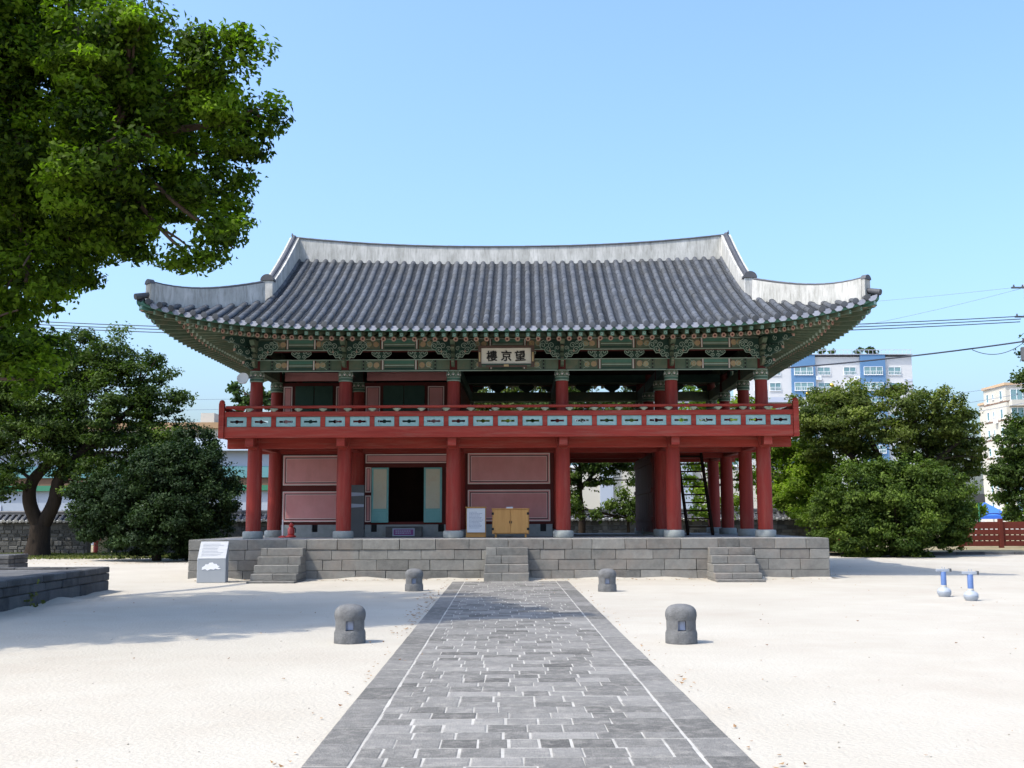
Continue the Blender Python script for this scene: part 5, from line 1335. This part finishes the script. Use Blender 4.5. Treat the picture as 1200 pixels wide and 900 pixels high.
tree('street_tree', 'tall tree sprig entering from the right edge below the cables', 'tree', (38.4, 75.0), [[(38.4, 75, 0, .3), (38.2, 75, 6, .22), (38.0, 75, 12, .1)]],
     BLOBS_TALL, M['leaf_mid'], M['bark'], .26, .55, 80, 2.6, flat=.6, fill=.4)
tree('street_shrub', 'low green shrubs around the blue canopy tent', 'shrub', (34.5, 80.0), [[(34.5, 80, 0, .1), (34.6, 80, 1.6, .05)]], BLOBS_TENTB, M['leaf_lime'], M['bark'], .25, .4, 80, 4, flat=.8, fill=.4)
tree('yard_tree', 'leafy tree seen through the open ground floor passage', 'tree', (3.35, 47.2), [[(3.3, 47.2, 0, .17), (3.35, 47.2, 1.6, .15), (3.25, 47.2, 3.0, .12), (3.5, 47.4, 5.6, .07)], [(3.25, 47.2, 2.8, .09), (4.2, 47.4, 3.8, .06), (5.2, 47.8, 4.2, .03)]],
     BLOBS_BACKA, M['leaf_mid'], M['bark'], .16, .42, 140, 4.0, flat=.6, fill=.3)
tree('yard_shrub', 'shrub before the wall, low in the ground floor passage', 'shrub', (5.2, 46.0), [[(5.2, 46, 0, .1), (5.2, 46, 1.6, .05)]], BLOBS_BACKB, M['leaf_round'], M['bark'], .17, .35, 80, 4.0, flat=.7, fill=.5)
tree('garden_tree', 'leafy tree behind the pavilion, seen over the railing in the middle bay', 'tree', (.5, 50.0), [[(.5, 50, 0, .22), (.5, 50, 3, .18), (.4, 50, 6.4, .09)]], BLOBS_BACKC, M['leaf_umb'], M['bark'], .18, .45, 120, 3.4, flat=.5, fill=.3)
tree('garden_tree', 'leafy tree behind the right end bay of the pavilion', 'tree', (9.4, 50.0), [[(9.4, 50, 0, .22), (9.5, 50, 3, .17), (9.4, 50, 6, .08)]], BLOBS_BACKD, M['leaf_lime'], M['bark'], .18, .45, 120, 3.4, flat=.5, fill=.3)
tree('pine_tree', 'pine top showing behind the left end of the balcony', 'tree', (-13.9, 60.0), [[(-13.9, 60, 0, .2), (-13.8, 60, 4, .16), (-14.0, 60, 8.4, .06)]], BLOBS_PINE, M['leaf_pine'], M['bark_brown'], .22, .32, 70, 4.0, flat=.5, fill=.4)
# palm behind the right column
t = thing('palm_tree', (13.35, 56.0, 0), 0, 'palm with drooping fronds just right of the right upper column', 'palm')
q = MB(); q.tube([(0, 0, 0), (.05, 0, 3), (-.05, 0, 7.2)], [.24, .2, .17], 10); q.build('trunk', M['bark_brown'], t, smooth=True)
q = MB()
for k in range(22):
    az = 2 * math.pi * k / 22 + random.uniform(-.1, .1); up_ = random.uniform(-.2, 1.0); L = random.uniform(1.1, 1.5); pts = []
    for i in range(7):
        f = i / 6; pts.append(Vector((math.cos(az) * L * f * (1 - .2 * f), math.sin(az) * L * f * (1 - .2 * f), 7.2 + up_ * f * .9 - 1.4 * f * f)))
    for p0, p1 in zip(pts, pts[1:]):
        d = (p1 - p0).normalized(); s_ = d.cross(Vector((0, 0, 1))).normalized()
        for sg in (-1, 1):
            for h in (0, .5):
                a_ = p0.lerp(p1, h); q.add([a_, a_ + d * .05, a_ + d * .18 + s_ * sg * .28 - Vector((0, 0, .12)), a_ + d * .10 + s_ * sg * .28 - Vector((0, 0, .13))], [(0, 1, 2, 3)], 0)
q.build('crown', M['leaf_lime'], t)
# planting on the apartment roof
tree('roof_garden', 'green planting on the roof terrace of the blue apartment block', 'plants', (65.0, 201.0), [[(65, 201, 31.3, .1), (65, 201, 32.4, .05)]],
     [(59.5, 201, 32.3, .5), (61.2, 201, 32.2, .5), (66.5, 201, 32.3, .7), (68.3, 201, 32.6, .8), (69.5, 201, 32.2, .6)], M['leaf_mid'], M['bark'], .35, .4, 60, 4, flat=.7, twig=False)

# ------------------------------------------------------------------ sand drifted against the stone
def drift(pts, out, name):
    q = MB(); n = len(pts); vs = []
    for i, (x, y) in enumerate(pts):
        h = .015 + .05 * max(0, math.sin(i * .37) * math.sin(i * .11 + 1) + .35) + random.uniform(0, .012); w_ = .10 + h * 4 + random.uniform(0, .06)
        vs += [(x - out[0] * .03, y - out[1] * .03, h), (x + out[0] * w_ * .4, y + out[1] * w_ * .4, h * .62), (x + out[0] * w_, y + out[1] * w_, .002)]
    q.add(vs, [(i * 3 + k, i * 3 + k + 1, i * 3 + k + 4, i * 3 + k + 3) for i in range(n - 1) for k in (0, 1)], 0, .5)
    tag(q.build(name, M['sand'], None, smooth=True), kind='structure')
drift([W(-PX + 2 * PX * i / 110, PF)[:2] for i in range(111)], (math.sin(BR), -math.cos(BR)), 'sand_drift')
drift([W(PX, PF + 4 * i / 30)[:2] for i in range(31)], (math.cos(BR), math.sin(BR)), 'sand_drift')
c_, s_ = math.cos(R(1.6)), math.sin(R(1.6))
drift([(-13.225 + c_ * 4.385 - s_ * (-3.8 + 7.6 * i / 50), 21.25 + s_ * 4.385 + c_ * (-3.8 + 7.6 * i / 50)) for i in range(51)], (c_, s_), 'sand_drift')
# ------------------------------------------------------------------ litter on the ground: fallen leaves, pebbles, grass
lt = MB()
def scrap(x, y, s_, z=.012):
    a = random.uniform(0, 6.3); c, s2 = math.cos(a), math.sin(a); k = random.uniform(.4, .7); h = random.uniform(.002, .02)
    pts = [(-s_, 0, h), (0, -s_ * k, 0), (s_, 0, h * random.random()), (0, s_ * k, .3 * h)]
    lt.add([(x + c * u - s2 * v, y + s2 * u + c * v, z + w_) for u, v, w_ in pts], [(0, 1, 2, 3)])
for _ in range(170):
    sx = random.choice((-1, 1)); y = random.uniform(6, 29) ; scrap(PCX + sx * (1.52 + abs(random.gauss(0, .12))), y, random.uniform(.008, .032))
for _ in range(90):
    y = random.gauss(20.5, 2.2); scrap(PCX - 1.52 - abs(random.gauss(0, .16)), y, random.uniform(.02, .045))
for _ in range(420): scrap(random.uniform(-14, 14), random.uniform(6, 46), random.uniform(.008, .028))
for _ in range(220): scrap(*W(random.uniform(-8.5, 8.5), PF - .1 - abs(random.gauss(0, .35)))[:2], random.uniform(.02, .05))
for _ in range(500): scrap(random.uniform(-24, -9), random.uniform(40, 52), random.uniform(.03, .06))
tag(lt.build('fallen_leaves', M['litter']), 'dry brown leaves scattered on the sand and along the path', 'leaf litter', kind='stuff')
pb_ = MB()
for _ in range(600):
    y = 5 + 30 * random.random() ** 1.4; x = random.uniform(-1, 1) * (2 + y * .55)
    if abs(x - PCX) < 1.6: continue
    r = random.uniform(.004, .011); pb_.lathe([(0, 0), (r, r * .3), (r * .7, r * .8), (0, r)], 5, (x, y, 0))
tag(pb_.build('pebbles', M['pebble']), 'small pebbles scattered over the sand', 'pebbles', kind='stuff')
for x, y, lb in ((-8.78, 20.6, 'dry weed growing out of the sand against the large stone planter'),):
    k_ = 34; P = np.column_stack([rng.normal(0, .09, k_), rng.normal(0, .12, k_), np.abs(rng.normal(.16, .12, k_))])
    Nn = np.column_stack([rng.normal(size=k_), rng.normal(size=k_), rng.normal(size=k_) * .2]); Nn /= np.linalg.norm(Nn, axis=1)[:, None]
    w_ = leaf_mesh('weed', P, Nn, .11, rng.normal(.6, .25, k_), M['grass'], None); w_.location = (x, y, 0); tag(w_, lb, 'weed', kind='stuff')
n = 16000
P = np.column_stack([rng.uniform(-25, -10, n), rng.uniform(45.5, 53, n), np.full(n, .05)])
kp = rng.random(n) < (.5 + .5 * np.sin(P[:, 0] * 1.3) * np.sin(P[:, 1] * 1.1)); P = P[kp]; n = len(P)
Nn = np.column_stack([rng.normal(size=n), rng.normal(size=n) - .5, rng.normal(size=n) * .3]); Nn /= np.linalg.norm(Nn, axis=1)[:, None]
tag(leaf_mesh('grass', P, Nn, .12, rng.normal(.5, .25, n), M['grass'], None), 'patchy dry grass under the left tree', 'grass', kind='stuff')
